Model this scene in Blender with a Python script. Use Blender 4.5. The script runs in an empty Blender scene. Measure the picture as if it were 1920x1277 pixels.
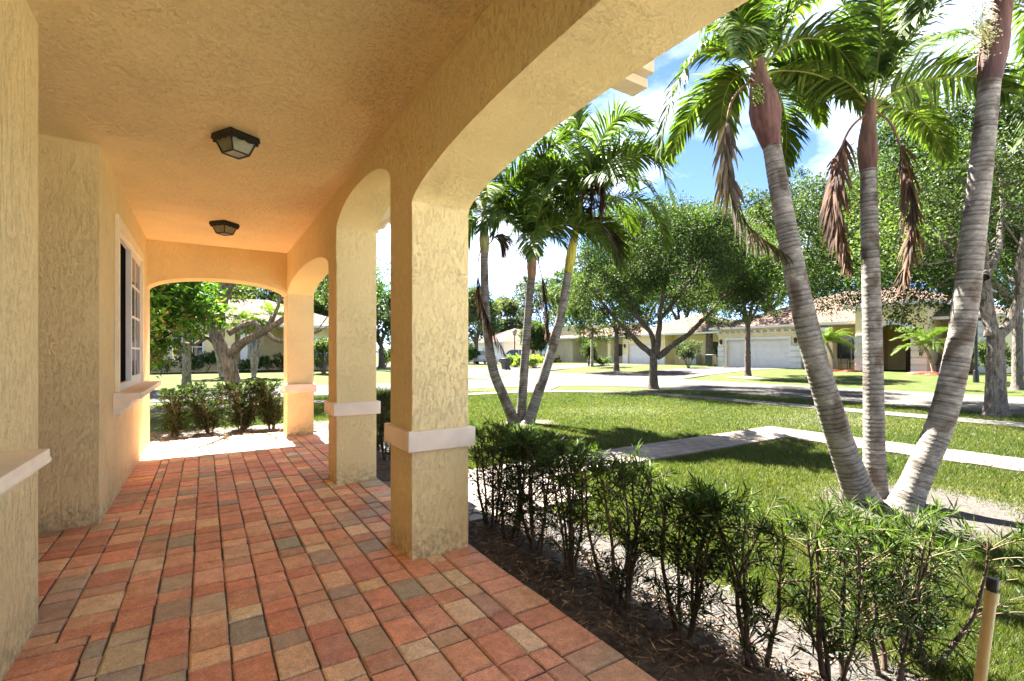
import bpy, bmesh, math, random
import numpy as np
from mathutils import Vector

sc = bpy.context.scene
COL = sc.collection
random.seed(7)
RNG = np.random.default_rng(11)

# ------------------------------------------------------------------ camera model
F, CX, HY, CH = 910.0, 960.0, 664.0, 1.3
YAW = math.radians(32.3)
SY, CY = math.sin(YAW), math.cos(YAW)


def ray(px):
    a = (px - CX) / F
    return SY + CY * a, CY - SY * a


def at(px, py, t):
    dx, dy = ray(px)
    return Vector((dx * t, dy * t, CH + (HY - py) * t / F))


def ss(x, a, b):
    x = np.clip((x - a) / (b - a), 0, 1)
    return x * x * (3 - 2 * x)


G0 = -0.06


def gz(x, y):
    x = np.asarray(x, float); y = np.asarray(y, float)
    return G0 + 0.32 * ss(x, 23, 33) * (1 - 0.75 * ss(y, 44, 58)) + 0.25 * ss(y, 25, 35) * (1 - ss(x, 8, 13))


def P(px, py):
    dx, dy = ray(px)
    t = 5.0
    for _ in range(40):
        g = float(gz(dx * t, dy * t))
        t2 = (CH - g) * F / max(py - HY, 1e-3)
        t = 0.5 * t + 0.5 * min(t2, 200)
    return Vector((dx * t, dy * t, float(gz(dx * t, dy * t))))


# ------------------------------------------------------------------ objects
ORG = {}


def tag(o, label=None, cat=None, group=None, kind=None):
    if label: o['label'] = label
    if cat: o['category'] = cat
    if group: o['group'] = group
    if kind: o['kind'] = kind
    return o


def thing(name, loc, label, cat, group=None, rz=0.0):
    o = bpy.data.objects.new(name, None)
    o.empty_display_size = 0.2
    o.location = loc
    o.rotation_euler = (0, 0, rz)
    COL.objects.link(o)
    ORG[o.name] = Vector(loc)
    return tag(o, label, cat, group)


def link(name, me, parent=None, shift=True):
    o = bpy.data.objects.new(name, me)
    COL.objects.link(o)
    if parent is not None:
        o.parent = parent
        org = ORG[parent.name]
        ORG[o.name] = org
        if shift:
            me.transform(__import__('mathutils').Matrix.Translation(-org))
    else:
        ORG[o.name] = Vector((0, 0, 0))
    return o


def copy_tree(o, parent=None):
    c = o.copy(); COL.objects.link(c)
    c.parent = parent
    ORG[c.name] = ORG[o.name]
    for ch in list(o.children):
        copy_tree(ch, c)
    return c


def np_mesh(name, V, Fs, mat, parent=None, col=None, smooth=False, shift=True):
    """V (n,3); Fs list of int arrays (k,3) / (k,4); col (n,3) per vertex"""
    V = np.asarray(V, np.float32)
    me = bpy.data.meshes.new(name)
    me.vertices.add(len(V)); me.vertices.foreach_set('co', V.ravel())
    loops, starts, n = [], [], 0
    for f in Fs:
        f = np.asarray(f, np.int32)
        if f.size == 0: continue
        k, m = f.shape
        starts.append(n + np.arange(k, dtype=np.int32) * m)
        loops.append(f.ravel()); n += k * m
    L = np.concatenate(loops); S = np.concatenate(starts)
    me.loops.add(len(L)); me.loops.foreach_set('vertex_index', L)
    me.polygons.add(len(S)); me.polygons.foreach_set('loop_start', S)
    me.polygons.foreach_set('use_smooth', np.full(len(S), smooth, bool))
    if col is not None:
        a = me.color_attributes.new('Col', 'FLOAT_COLOR', 'POINT')
        c = np.ones((len(V), 4), np.float32); c[:, :3] = np.asarray(col, np.float32)
        a.data.foreach_set('color', c.ravel())
    me.update(calc_edges=True)
    me.materials.append(mat)
    return link(name, me, parent, shift)


class MB:
    """mesh collector: boxes, prisms, tubes"""
    def __init__(s): s.v, s.f = [], []

    def add(s, V, Fc):
        b = len(s.v)
        s.v += [tuple(map(float, p)) for p in V]
        s.f += [tuple(b + i for i in f) for f in Fc]

    def box(s, x0, x1, y0, y1, z0, z1):
        V = [(x, y, z) for z in (z0, z1) for y in (y0, y1) for x in (x0, x1)]
        s.add(V, [(0, 2, 3, 1), (4, 5, 7, 6), (0, 1, 5, 4), (2, 6, 7, 3), (0, 4, 6, 2), (1, 3, 7, 5)])

    def frustum(s, c, z0, a0, b0, z1, a1, b1):
        x, y = c
        V = [(x - a0, y - b0, z0), (x + a0, y - b0, z0), (x + a0, y + b0, z0), (x - a0, y + b0, z0),
             (x - a1, y - b1, z1), (x + a1, y - b1, z1), (x + a1, y + b1, z1), (x - a1, y + b1, z1)]
        s.add(V, [(3, 2, 1, 0), (4, 5, 6, 7), (0, 1, 5, 4), (1, 2, 6, 5), (2, 3, 7, 6), (3, 0, 4, 7)])

    def prism(s, pts, axis, a0, a1):
        """pts 2-D polygon (ccw) extruded along axis 'x','y','z'"""
        def put(p, a):
            return {'x': (a, p[0], p[1]), 'y': (p[0], a, p[1]), 'z': (p[0], p[1], a)}[axis]
        n = len(pts)
        V = [put(p, a0) for p in pts] + [put(p, a1) for p in pts]
        s.add(V, [tuple(range(n))[::-1], tuple(range(n, 2 * n))] + [(i, (i + 1) % n, n + (i + 1) % n, n + i) for i in range(n)])

    def tube(s, pts, rad, n=8, cap=True):
        V, Fc = tube_arrays(pts, rad, n)
        k = len(pts)
        if cap:
            Fc = [tuple(f) for f in Fc] + [tuple(range(n))[::-1], tuple(range((k - 1) * n, k * n))]
        s.add(V, [tuple(f) for f in Fc])

    def build(s, name, mat, parent=None, bevel=0, seg=2, smooth=False, recalc=True):
        me = bpy.data.meshes.new(name)
        me.from_pydata(s.v, [], s.f)
        me.materials.append(mat)
        if recalc or bevel:
            bm = bmesh.new(); bm.from_mesh(me)
            bmesh.ops.recalc_face_normals(bm, faces=bm.faces)
            if bevel:
                ed = [e for e in bm.edges if len(e.link_faces) == 2 and e.calc_face_angle(0) > 0.6]
                bmesh.ops.bevel(bm, geom=ed, offset=bevel, segments=seg, affect='EDGES', profile=0.5, clamp_overlap=True)
            bm.to_mesh(me); bm.free()
        if smooth:
            me.polygons.foreach_set('use_smooth', [True] * len(me.polygons))
        return link(name, me, parent)


def frames(pts):
    """tangent + two normals per point (parallel transport)"""
    p = np.asarray(pts, float)
    t = np.gradient(p, axis=0)
    t /= np.linalg.norm(t, axis=1, keepdims=True) + 1e-9
    n = np.zeros_like(p); b = np.zeros_like(p)
    ref = np.array([0, 0, 1.0]) if abs(t[0, 2]) < 0.9 else np.array([1.0, 0, 0])
    u = np.cross(t[0], ref); u /= np.linalg.norm(u)
    for i in range(len(p)):
        u = u - t[i] * np.dot(u, t[i]); u /= np.linalg.norm(u) + 1e-9
        n[i] = u; b[i] = np.cross(t[i], u)
    return t, n, b


def tube_arrays(pts, rad, n=8, jit=0.0, rng=None):
    p = np.asarray(pts, float); k = len(p)
    rad = np.broadcast_to(np.asarray(rad, float), (k,))
    t, nn, bb = frames(p)
    th = np.linspace(0, 2 * np.pi, n, endpoint=False)
    r = rad[:, None] * np.ones((1, n))
    if jit and rng is not None:
        r = r * (1 + jit * rng.standard_normal((k, n)))
    V = p[:, None, :] + r[..., None] * (np.cos(th)[None, :, None] * nn[:, None, :] + np.sin(th)[None, :, None] * bb[:, None, :])
    idx = np.arange(k * n).reshape(k, n)
    q = np.stack([idx[:-1], np.roll(idx[:-1], -1, 1), np.roll(idx[1:], -1, 1), idx[1:]], -1).reshape(-1, 4)
    return V.reshape(-1, 3), q


def spline(pts, n):
    """Catmull-Rom resample of control points (any dimension)"""
    p = np.asarray(pts, float)
    if len(p) == 2:
        u = np.linspace(0, 1, n)[:, None]
        return p[0] * (1 - u) + p[1] * u
    q = np.vstack([2 * p[0] - p[1], p, 2 * p[-1] - p[-2]])
    d = np.r_[0, np.cumsum(np.linalg.norm(np.diff(p[:, :min(3, p.shape[1])], axis=0), axis=1))]
    s = np.linspace(0, d[-1], n)
    out = []
    for v in s:
        i = min(max(int(np.searchsorted(d, v, 'right')) - 1, 0), len(p) - 2)
        u = (v - d[i]) / max(d[i + 1] - d[i], 1e-9)
        a, b, c, e = q[i], q[i + 1], q[i + 2], q[i + 3]
        out.append(0.5 * ((2 * b) + (c - a) * u + (2 * a - 5 * b + 4 * c - e) * u * u + (3 * b - a - 3 * c + e) * u ** 3))
    return np.array(out)


class NB:
    """numpy collector with colours"""
    def __init__(s): s.V, s.Q, s.T, s.C, s.n = [], [], [], [], 0

    def add(s, V, quads=None, tris=None, col=(1, 1, 1)):
        V = np.asarray(V, float).reshape(-1, 3)
        s.V.append(V)
        c = np.asarray(col, float)
        s.C.append(np.broadcast_to(c, V.shape) if c.ndim == 1 else c)
        if quads is not None and len(quads): s.Q.append(np.asarray(quads) + s.n)
        if tris is not None and len(tris): s.T.append(np.asarray(tris) + s.n)
        s.n += len(V)

    def build(s, name, mat, parent=None, smooth=False):
        fs = []
        if s.Q: fs.append(np.concatenate(s.Q))
        if s.T: fs.append(np.concatenate(s.T))
        return np_mesh(name, np.concatenate(s.V), fs, mat, parent, np.concatenate(s.C), smooth)


# ------------------------------------------------------------------ materials
def mat_new(name):
    m = bpy.data.materials.new(name); m.use_nodes = True
    nt = m.node_tree
    b = nt.nodes['Principled BSDF']
    return m, nt, b


def nd(nt, t, **kw):
    n = nt.nodes.new(t)
    for k, v in kw.items():
        if k.startswith('i_'):
            key = k[2:]
            n.inputs[int(key) if key.isdigit() else key.replace('_', ' ')].default_value = v
        else:
            setattr(n, k, v)
    return n


def lk(nt, a, b): nt.links.new(a, b)


def ramp(nt, fac, stops):
    r = nt.nodes.new('ShaderNodeValToRGB')
    e = r.color_ramp.elements
    while len(e) < len(stops): e.new(0.5)
    for el, (p, c) in zip(e, stops):
        el.position = p
        el.color = (*c, 1) if len(c) == 3 else c
    lk(nt, fac, r.inputs[0])
    return r


def mix(nt, mode, fac, a, b):
    m = nt.nodes.new('ShaderNodeMix'); m.data_type = 'RGBA'; m.blend_type = mode
    for s, v in ((0, fac), (6, a), (7, b)):
        if hasattr(v, 'links') or hasattr(v, 'is_linked'): lk(nt, v, m.inputs[s])
        elif isinstance(v, (int, float)): m.inputs[s].default_value = v
        else: m.inputs[s].default_value = (*v, 1)
    return m.outputs[2]


def noise(nt, vec, scale, detail=4, rough=0.55, dist=0.0):
    n = nd(nt, 'ShaderNodeTexNoise')
    n.inputs['Scale'].default_value = scale; n.inputs['Detail'].default_value = detail
    n.inputs['Roughness'].default_value = rough; n.inputs['Distortion'].default_value = dist
    if vec is not None: lk(nt, vec, n.inputs['Vector'])
    return n.outputs['Fac']


def pos(nt, scale=(1, 1, 1)):
    tc = nd(nt, 'ShaderNodeTexCoord'); mp = nd(nt, 'ShaderNodeMapping')
    mp.inputs['Scale'].default_value = scale
    lk(nt, tc.outputs['Object'], mp.inputs['Vector'])
    return mp.outputs['Vector']


def bump(nt, b, h, strength, dist):
    n = nd(nt, 'ShaderNodeBump'); n.inputs['Strength'].default_value = strength; n.inputs['Distance'].default_value = dist
    lk(nt, h, n.inputs['Height']); lk(nt, n.outputs[0], b.inputs['Normal'])
    return n


def plain(name, c, rough=0.6, var=0.15, scale=6, metal=0.0, spec=0.5, bmp=0.0, bscale=60):
    m, nt, b = mat_new(name)
    v = pos(nt)
    f = noise(nt, v, scale, 5)
    lo = tuple(x * (1 - var) for x in c); hi = tuple(min(1, x * (1 + var)) for x in c)
    lk(nt, ramp(nt, f, [(0.3, lo), (0.7, hi)]).outputs[0], b.inputs['Base Color'])
    b.inputs['Roughness'].default_value = rough; b.inputs['Metallic'].default_value = metal
    b.inputs['Specular IOR Level'].default_value = spec
    if bmp: bump(nt, b, noise(nt, v, bscale, 3), bmp, 0.01)
    return m


def stucco(name, c, vs, strength=0.55, stain=0.35, tscale=30):
    """skip-trowel stucco; vs = coordinate scale giving the trowel direction"""
    m, nt, b = mat_new(name)
    v0 = pos(nt); v = pos(nt, vs)
    n1 = noise(nt, v, tscale * 1.3, 6, 0.68, 0.1)
    n1b = noise(nt, pos(nt, tuple(x * (0.8 if i < 2 else 1.5) for i, x in enumerate(vs))), tscale * 2.7, 5, 0.7, 0.15)
    plates = ramp(nt, n1, [(0.43, (0, 0, 0)), (0.49, (0.75, 0.75, 0.75)), (0.62, (1, 1, 1))]).outputs[0]
    plates = mix(nt, 'LIGHTEN', 1.0, plates, ramp(nt, n1b, [(0.47, (0, 0, 0)), (0.54, (0.8, 0.8, 0.8))]).outputs[0])
    fine = noise(nt, v0, 150, 5, 0.7)
    mid = noise(nt, v, tscale * 3.1, 4, 0.65, 0.3)
    patch = ramp(nt, noise(nt, v0, 2.3, 4, 0.6), [(0.36, (0.25, 0.25, 0.25)), (0.62, (1, 1, 1))]).outputs[0]
    plates = mix(nt, 'MULTIPLY', 1.0, plates, patch)
    h = mix(nt, 'ADD', 0.35, plates, mid)
    h = mix(nt, 'ADD', 0.5, h, fine)
    bump(nt, b, h, strength, 0.0145)
    big = noise(nt, v0, 1.1, 5, 0.6)
    col = ramp(nt, big, [(0.3, tuple(x * 0.9 for x in c)), (0.7, tuple(min(1, x * 1.06) for x in c))]).outputs[0]
    # weathering: grey-green mildew streaks running down
    vst = pos(nt, (26, 26, 2.2))
    st = noise(nt, vst, 1.6, 6, 0.7)
    area = noise(nt, v0, 0.9, 3, 0.5)
    msk = mix(nt, 'MULTIPLY', 1.0, ramp(nt, st, [(0.53, (0, 0, 0)), (0.68, (1, 1, 1))]).outputs[0],
              ramp(nt, area, [(0.44, (0, 0, 0)), (0.62, (1, 1, 1))]).outputs[0])
    sm = nd(nt, 'ShaderNodeMath', operation='MULTIPLY'); lk(nt, msk, sm.inputs[0]); sm.inputs[1].default_value = stain
    col = mix(nt, 'MIX', sm.outputs[0], col, (0.22, 0.19, 0.07))
    # rain-splash dirt on the lowest hand's breadth and faint trowel tone
    sx = nd(nt, 'ShaderNodeSeparateXYZ'); gp = nd(nt, 'ShaderNodeNewGeometry'); lk(nt, gp.outputs['Position'], sx.inputs[0])
    dz = nd(nt, 'ShaderNodeMapRange'); lk(nt, sx.outputs[2], dz.inputs[0])
    dz.inputs[1].default_value = 0.0; dz.inputs[2].default_value = 0.22; dz.inputs[3].default_value = 0.75; dz.inputs[4].default_value = 0.0
    dm = mix(nt, 'MULTIPLY', 1.0, ramp(nt, noise(nt, v0, 24, 6, 0.7), [(0.42, (0, 0, 0)), (0.6, (1, 1, 1))]).outputs[0], dz.outputs[0])
    col = mix(nt, 'MIX', dm, col, (0.36, 0.29, 0.17))
    col = mix(nt, 'MULTIPLY', 1.0, col, ramp(nt, mid, [(0.3, (0.93, 0.92, 0.90)), (0.7, (1.05, 1.05, 1.06))]).outputs[0])
    lk(nt, col, b.inputs['Base Color'])
    b.inputs['Roughness'].default_value = 0.75
    b.inputs['Specular IOR Level'].default_value = 0.25
    return m


def attr_mat(name, rough=0.5, spec=0.4, transl=0.0, nscale=8, nvar=0.25, bmp=0.0, bscale=60, bdist=0.004, aniso=(1, 1, 1)):
    m, nt, b = mat_new(name)
    a = nd(nt, 'ShaderNodeAttribute', attribute_name='Col')
    v = pos(nt, aniso)
    f = noise(nt, v, nscale, 5, 0.6)
    g = ramp(nt, f, [(0.25, (1 - nvar,) * 3), (0.75, (1 + nvar,) * 3)]).outputs[0]
    c = mix(nt, 'MULTIPLY', 1.0, a.outputs['Color'], g)
    lk(nt, c, b.inputs['Base Color'])
    b.inputs['Roughness'].default_value = rough
    b.inputs['Specular IOR Level'].default_value = spec
    if bmp: bump(nt, b, noise(nt, v, bscale, 4, 0.65), bmp, bdist)
    if transl:
        tr = nd(nt, 'ShaderNodeBsdfTranslucent')
        hs = mix(nt, 'MULTIPLY', 1.0, c, (1.5, 1.7, 0.55))
        lk(nt, hs, tr.inputs['Color'])
        mx = nd(nt, 'ShaderNodeMixShader'); mx.inputs[0].default_value = transl
        lk(nt, b.outputs[0], mx.inputs[1]); lk(nt, tr.outputs[0], mx.inputs[2])
        lk(nt, mx.outputs[0], nt.nodes['Material Output'].inputs['Surface'])
    return m


YEL = (0.90, 0.745, 0.395)
M = {}
M['stucco'] = stucco('porch_stucco', YEL, (1, 1, 0.45), 0.75, 0.05)
M['stucco_wall'] = stucco('weathered_stucco', YEL, (1, 1, 0.42), 0.75, 0.5)
M['stucco_smooth'] = stucco('porch_stucco_soffit', YEL, (1, 1, 1), 0.5, 0.15, 24)
M['band'] = plain('painted_trim', (0.86, 0.74, 0.58), 0.6, 0.10, 7, bmp=0.25, bscale=120)
M['white'] = plain('white_paint', (0.80, 0.79, 0.76), 0.4, 0.04, 5)
M['glass'] = plain('window_glass', (0.02, 0.025, 0.025), 0.04, 0.1, 3, spec=1.0)
M['screen'] = plain('dark_screen', (0.010, 0.010, 0.010), 0.9, 0.1, 30, spec=0.0)
M['black'] = plain('black_metal', (0.012, 0.012, 0.013), 0.45, 0.2, 20)
M['frost'] = plain('frosted_glass', (0.30, 0.31, 0.22), 0.25, 0.15, 18)
def mat_paver():
    m, nt, b = mat_new('concrete_pavers')
    a = nd(nt, 'ShaderNodeAttribute', attribute_name='Col')
    v = pos(nt)
    c = a.outputs['Color']
    n1 = noise(nt, v, 14, 5, 0.65, 0.4); n2 = noise(nt, v, 160, 3, 0.6); n3 = noise(nt, v, 1.4, 5, 0.65); n4 = noise(nt, v, 45, 5, 0.7)
    for f, st in ((n1, [(0.3, (0.80, 0.78, 0.76)), (0.7, (1.16, 1.18, 1.2))]), (n2, [(0.32, (0.62, 0.6, 0.58)), (0.46, (1, 1, 1)), (0.72, (1.22, 1.22, 1.2))]),
                  (n4, [(0.3, (0.82, 0.80, 0.78)), (0.7, (1.14, 1.14, 1.14))]), (n3, [(0.3, (0.84, 0.82, 0.80)), (0.7, (1.12, 1.12, 1.12))])):
        c = mix(nt, 'MULTIPLY', 1.0, c, ramp(nt, f, st).outputs[0])
    # pale efflorescence film in patches
    ef = mix(nt, 'MULTIPLY', 1.0, ramp(nt, n3, [(0.50, (0, 0, 0)), (0.72, (0.5, 0.5, 0.5))]).outputs[0], ramp(nt, n4, [(0.4, (0, 0, 0)), (0.65, (1, 1, 1))]).outputs[0])
    c = mix(nt, 'MIX', ef, c, (0.62, 0.53, 0.46))
    lk(nt, c, b.inputs['Base Color'])
    b.inputs['Specular IOR Level'].default_value = 0.5
    lk(nt, ramp(nt, n4, [(0.3, (0.48,) * 3), (0.7, (0.7,) * 3)]).outputs[0], b.inputs['Roughness'])
    bump(nt, b, mix(nt, 'ADD', 0.6, n4, n2), 0.55, 0.006)
    return m


M['paver'] = mat_paver()
M['joint'] = plain('joint_sand', (0.10, 0.08, 0.06), 0.95, 0.4, 40)
M['leaf'] = attr_mat('leaf', 0.55, 0.15, 0.34, 1.1, 0.28)
M['palmleaf'] = attr_mat('palm_leaf', 0.6, 0.12, 0.30, 3.0, 0.12)
M['deadleaf'] = attr_mat('dead_leaf', 0.8, 0.2, 0.12, 5.0, 0.25)
def mat_bark():
    m, nt, b = mat_new('bark')
    a = nd(nt, 'ShaderNodeAttribute', attribute_name='Col')
    v = pos(nt, (1, 1, 0.22)); v1 = pos(nt)
    n1 = noise(nt, v, 26, 6, 0.65, 0.8); n2 = noise(nt, v1, 3.0, 4, 0.6)
    g = ramp(nt, n1, [(0.36, (0.35, 0.33, 0.30)), (0.50, (1.0, 1.0, 1.0)), (0.68, (1.45, 1.42, 1.38))]).outputs[0]
    g2 = ramp(nt, n2, [(0.3, (0.7, 0.68, 0.64)), (0.7, (1.25, 1.25, 1.22))]).outputs[0]
    lk(nt, mix(nt, 'MULTIPLY', 1.0, mix(nt, 'MULTIPLY', 1.0, a.outputs['Color'], g), g2), b.inputs['Base Color'])
    b.inputs['Roughness'].default_value = 0.92; b.inputs['Specular IOR Level'].default_value = 0.12
    bump(nt, b, n1, 1.0, 0.09)
    return m


M['bark'] = mat_bark()
M['palmbark'] = attr_mat('palm_bark', 0.85, 0.2, 0, 16, 0.45, 0.9, 50, 0.012, (1, 1, 2.6))
M['shaft'] = attr_mat('crownshaft', 0.7, 0.2, 0, 9, 0.6, 0.5, 24, 0.015, (3, 3, 0.45))
M['twig'] = attr_mat('twig', 0.9, 0.15, 0, 30, 0.3)
M['grass'] = attr_mat('grass_blade', 0.55, 0.3, 0.35, 0.6, 0.12)
M['chip'] = attr_mat('mulch_chip', 0.9, 0.2, 0, 20, 0.35)
M['tile'] = None


def mat_ground():
    m, nt, b = mat_new('lawn_ground')
    v = pos(nt)
    a = nd(nt, 'ShaderNodeAttribute', attribute_name='Col')
    n1 = noise(nt, v, 1.3, 6, 0.6); n2 = noise(nt, v, 22, 5, 0.75); n3 = noise(nt, v, 0.25, 4, 0.6)
    g = ramp(nt, n2, [(0.25, (0.017, 0.027, 0.006)), (0.55, (0.043, 0.059, 0.013)), (0.8, (0.072, 0.083, 0.024))]).outputs[0]
    dry = ramp(nt, n1, [(0.45, (0, 0, 0)), (0.7, (1, 1, 1))]).outputs[0]
    dm = nd(nt, 'ShaderNodeMath', operation='MULTIPLY'); lk(nt, dry, dm.inputs[0]); dm.inputs[1].default_value = 0.45
    g = mix(nt, 'MIX', dm.outputs[0], g, (0.11, 0.092, 0.04))
    s = ramp(nt, n2, [(0.25, (0.035, 0.030, 0.026)), (0.7, (0.10, 0.094, 0.086))]).outputs[0]
    sep = nd(nt, 'ShaderNodeSeparateColor'); lk(nt, a.outputs['Color'], sep.inputs[0])
    # ragged edge of the bare soil
    ad = nd(nt, 'ShaderNodeMath', operation='ADD'); lk(nt, sep.outputs[0], ad.inputs[0])
    sc_ = nd(nt, 'ShaderNodeMath', operation='MULTIPLY_ADD'); lk(nt, noise(nt, v, 9, 5, 0.7), sc_.inputs[0]); sc_.inputs[1].default_value = 0.9; sc_.inputs[2].default_value = -0.45
    lk(nt, sc_.outputs[0], ad.inputs[1])
    k = ramp(nt, ad.outputs[0], [(0.4, (0, 0, 0)), (0.6, (1, 1, 1))]).outputs[0]
    dk = ramp(nt, n2, [(0.3, (0.035, 0.028, 0.022)), (0.7, (0.105, 0.088, 0.07))]).outputs[0]
    s = mix(nt, 'MIX', sep.outputs[1], s, dk)
    lk(nt, mix(nt, 'MIX', k, g, s), b.inputs['Base Color'])
    b.inputs['Roughness'].default_value = 0.95; b.inputs['Specular IOR Level'].default_value = 0.1
    bump(nt, b, n2, 0.8, 0.05)
    return m


def mat_road(name, c, cell=(0.2, 0.1), jointdark=0.7):
    """small paver / concrete surface with faint running-bond joints"""
    m, nt, b = mat_new(name)
    v = pos(nt)
    br = nd(nt, 'ShaderNodeTexBrick')
    lk(nt, v, br.inputs['Vector'])
    br.inputs['Scale'].default_value = 1.0
    br.inputs['Brick Width'].default_value = cell[0]; br.inputs['Row Height'].default_value = cell[1]
    br.inputs['Mortar Size'].default_value = 0.006; br.inputs['Mortar Smooth'].default_value = 0.3
    br.inputs['Color1'].default_value = (*[x * 0.88 for x in c], 1); br.inputs['Color2'].default_value = (*[min(1, x * 1.1) for x in c], 1)
    br.inputs['Mortar'].default_value = (*[x * jointdark for x in c], 1)
    n = noise(nt, v, 0.7, 6, 0.65)
    w = ramp(nt, n, [(0.3, (0.78, 0.76, 0.74)), (0.7, (1.08, 1.06, 1.04))]).outputs[0]
    n2 = noise(nt, v, 35, 4, 0.7)
    w2 = ramp(nt, n2, [(0.3, (0.85,) * 3), (0.7, (1.1,) * 3)]).outputs[0]
    lk(nt, mix(nt, 'MULTIPLY', 1.0, mix(nt, 'MULTIPLY', 1.0, br.outputs['Color'], w), w2), b.inputs['Base Color'])
    b.inputs['Roughness'].default_value = 0.95; b.inputs['Specular IOR Level'].default_value = 0.03
    bump(nt, b, n2, 0.3, 0.01)
    return m


def mat_tile():
    """barrel roof tiles: rows as a wave on local height, colour by cell"""
    m, nt, b = mat_new('roof_tile')
    v = pos(nt)
    br = nd(nt, 'ShaderNodeTexBrick'); 
    mp = nd(nt, 'ShaderNodeMapping'); tc = nd(nt, 'ShaderNodeTexCoord')
    lk(nt, tc.outputs['UV'], br.inputs['Vector'])
    br.offset = 0.0
    br.inputs['Scale'].default_value = 1.0
    br.inputs['Brick Width'].default_value = 0.3; br.inputs['Row Height'].default_value = 0.38
    br.inputs['Mortar Size'].default_value = 0.035; br.inputs['Mortar Smooth'].default_value = 0.6
    br.inputs['Color1'].default_value = (0.085, 0.056, 0.043, 1); br.inputs['Color2'].default_value = (0.125, 0.095, 0.078, 1)
    br.inputs['Mortar'].default_value = (0.04, 0.02, 0.013, 1)
    n = noise(nt, v, 1.5, 5, 0.65)
    w = ramp(nt, n, [(0.3, (0.8, 0.78, 0.76)), (0.7, (1.15, 1.12, 1.1))]).outputs[0]
    lk(nt, mix(nt, 'MULTIPLY', 1.0, br.outputs['Color'], w), b.inputs['Base Color'])
    b.inputs['Roughness'].default_value = 0.9; b.inputs['Specular IOR Level'].default_value = 0.1
    bump(nt, b, br.outputs['Fac'], -0.6, 0.05)
    return m


M['ground'] = mat_ground()
M['road'] = mat_road('road_pavers', (0.080, 0.077, 0.074), (0.24, 0.12), 0.8)
M['walk'] = mat_road('sidewalk_concrete', (0.098, 0.094, 0.088), (1.5, 1.5), 0.6)
M['drive'] = mat_road('driveway_pavers', (0.09, 0.082, 0.077), (0.24, 0.24), 0.75)
M['tile'] = mat_tile()
M['mulch'] = plain('mulch_soil', (0.075, 0.058, 0.046), 0.95, 0.6, 18, bmp=1.0, bscale=45)
M['housey'] = plain('yellow_stucco', (0.64, 0.53, 0.30), 0.85, 0.08, 2)
M['houset'] = plain('tan_stucco', (0.54, 0.46, 0.31), 0.85, 0.08, 2)
M['housew'] = plain('white_stucco', (0.58, 0.575, 0.55), 0.8, 0.05, 2)
M['carw'] = plain('white_car_paint', (0.75, 0.76, 0.78), 0.2, 0.02, 2, spec=0.6)
M['cars'] = plain('silver_car_paint', (0.55, 0.56, 0.58), 0.25, 0.03, 2, spec=0.6)
M['tyre'] = plain('tyre_rubber', (0.015, 0.015, 0.015), 0.8, 0.2, 20)
M['rim'] = plain('alloy_rim', (0.5, 0.5, 0.5), 0.3, 0.1, 10, metal=0.8)
M['redl'] = plain('tail_light_red', (0.35, 0.01, 0.01), 0.25, 0.05, 10)
M['bin'] = plain('bin_plastic', (0.025, 0.03, 0.03), 0.5, 0.15, 8)
M['pvc'] = plain('pvc_pipe', (0.44, 0.36, 0.19), 0.45, 0.12, 14)
M['grey'] = plain('grey_metal', (0.35, 0.35, 0.34), 0.5, 0.1, 10)
M['mulchred'] = plain('red_mulch', (0.30, 0.06, 0.035), 0.95, 0.4, 20)

# ------------------------------------------------------------------ ground, roads


def axis(*segs):
    out = []
    for a, b, n in segs:
        out.append(np.linspace(a, b, n, endpoint=False))
    out.append([segs[-1][1]])
    return np.concatenate(out)


def grid_mesh(name, xs, ys, zf, mat, colf=None):
    X, Y = np.meshgrid(xs, ys)
    Z = zf(X, Y)
    V = np.stack([X, Y, Z], -1).reshape(-1, 3)
    n = len(xs)
    idx = np.arange(len(xs) * len(ys)).reshape(len(ys), n)
    q = np.stack([idx[:-1, :-1], idx[:-1, 1:], idx[1:, 1:], idx[1:, :-1]], -1).reshape(-1, 4)
    c = None
    if colf is not None:
        s = colf(X, Y).reshape(-1)
        dk = np.maximum(np.exp(-((X - LC.x) ** 2 + (Y - LC.y) ** 2) / 1.2), 0.8 * np.exp(-((X - 14.6) ** 2 + (Y - 12.9) ** 2) / 1.5)).reshape(-1)
        dk = np.maximum(dk, 0.35 * np.exp(-((X - RC.x) ** 2 + (Y - RC.y) ** 2) / 2).reshape(-1))
        c = np.stack([s, dk, s], -1)
    o = np_mesh(name, V, [q], mat, None, c, True)
    return tag(o, kind='structure')


RC = P(1645, 935); RC.z = G0        # right palm clump
LC = P(978, 792); LC.z = G0        # left palm clump


def soil(x, y):
    """bare soil mask 0..1"""
    d1 = np.hypot((x - RC.x - 0.05) / 1.0, (y - RC.y + 0.35) / 0.85)
    d2 = np.hypot((x - LC.x - 0.1) / 0.55, (y - LC.y + 0.1) / 0.45)
    d3 = np.hypot(x - 14.6, y - 12.9) / 0.8
    s = np.maximum(1 - ss(d1, 0.3, 1.5), 1 - ss(d2, 0.4, 1.5))
    s = np.maximum(s, 0.7 * (1 - ss(d3, 0.2, 1.2)))
    bed = (1 - ss(x, 2.35, 2.75)) * ss(x, 1.2, 1.5) * (y < 9)
    endb = (1 - ss(y, 10.0, 10.7)) * (y > 8.7) * (x > -6) * (x < 2.2)
    dryp = 0.42 * np.exp(-((x - 8.5) ** 2 / 6 + (y - 8.5) ** 2 / 2.5)) + 0.5 * np.exp(-((x - 11) ** 2 / 8 + (y - 5) ** 2 / 3))
    return np.maximum.reduce([s, bed, endb, dryp])


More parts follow.
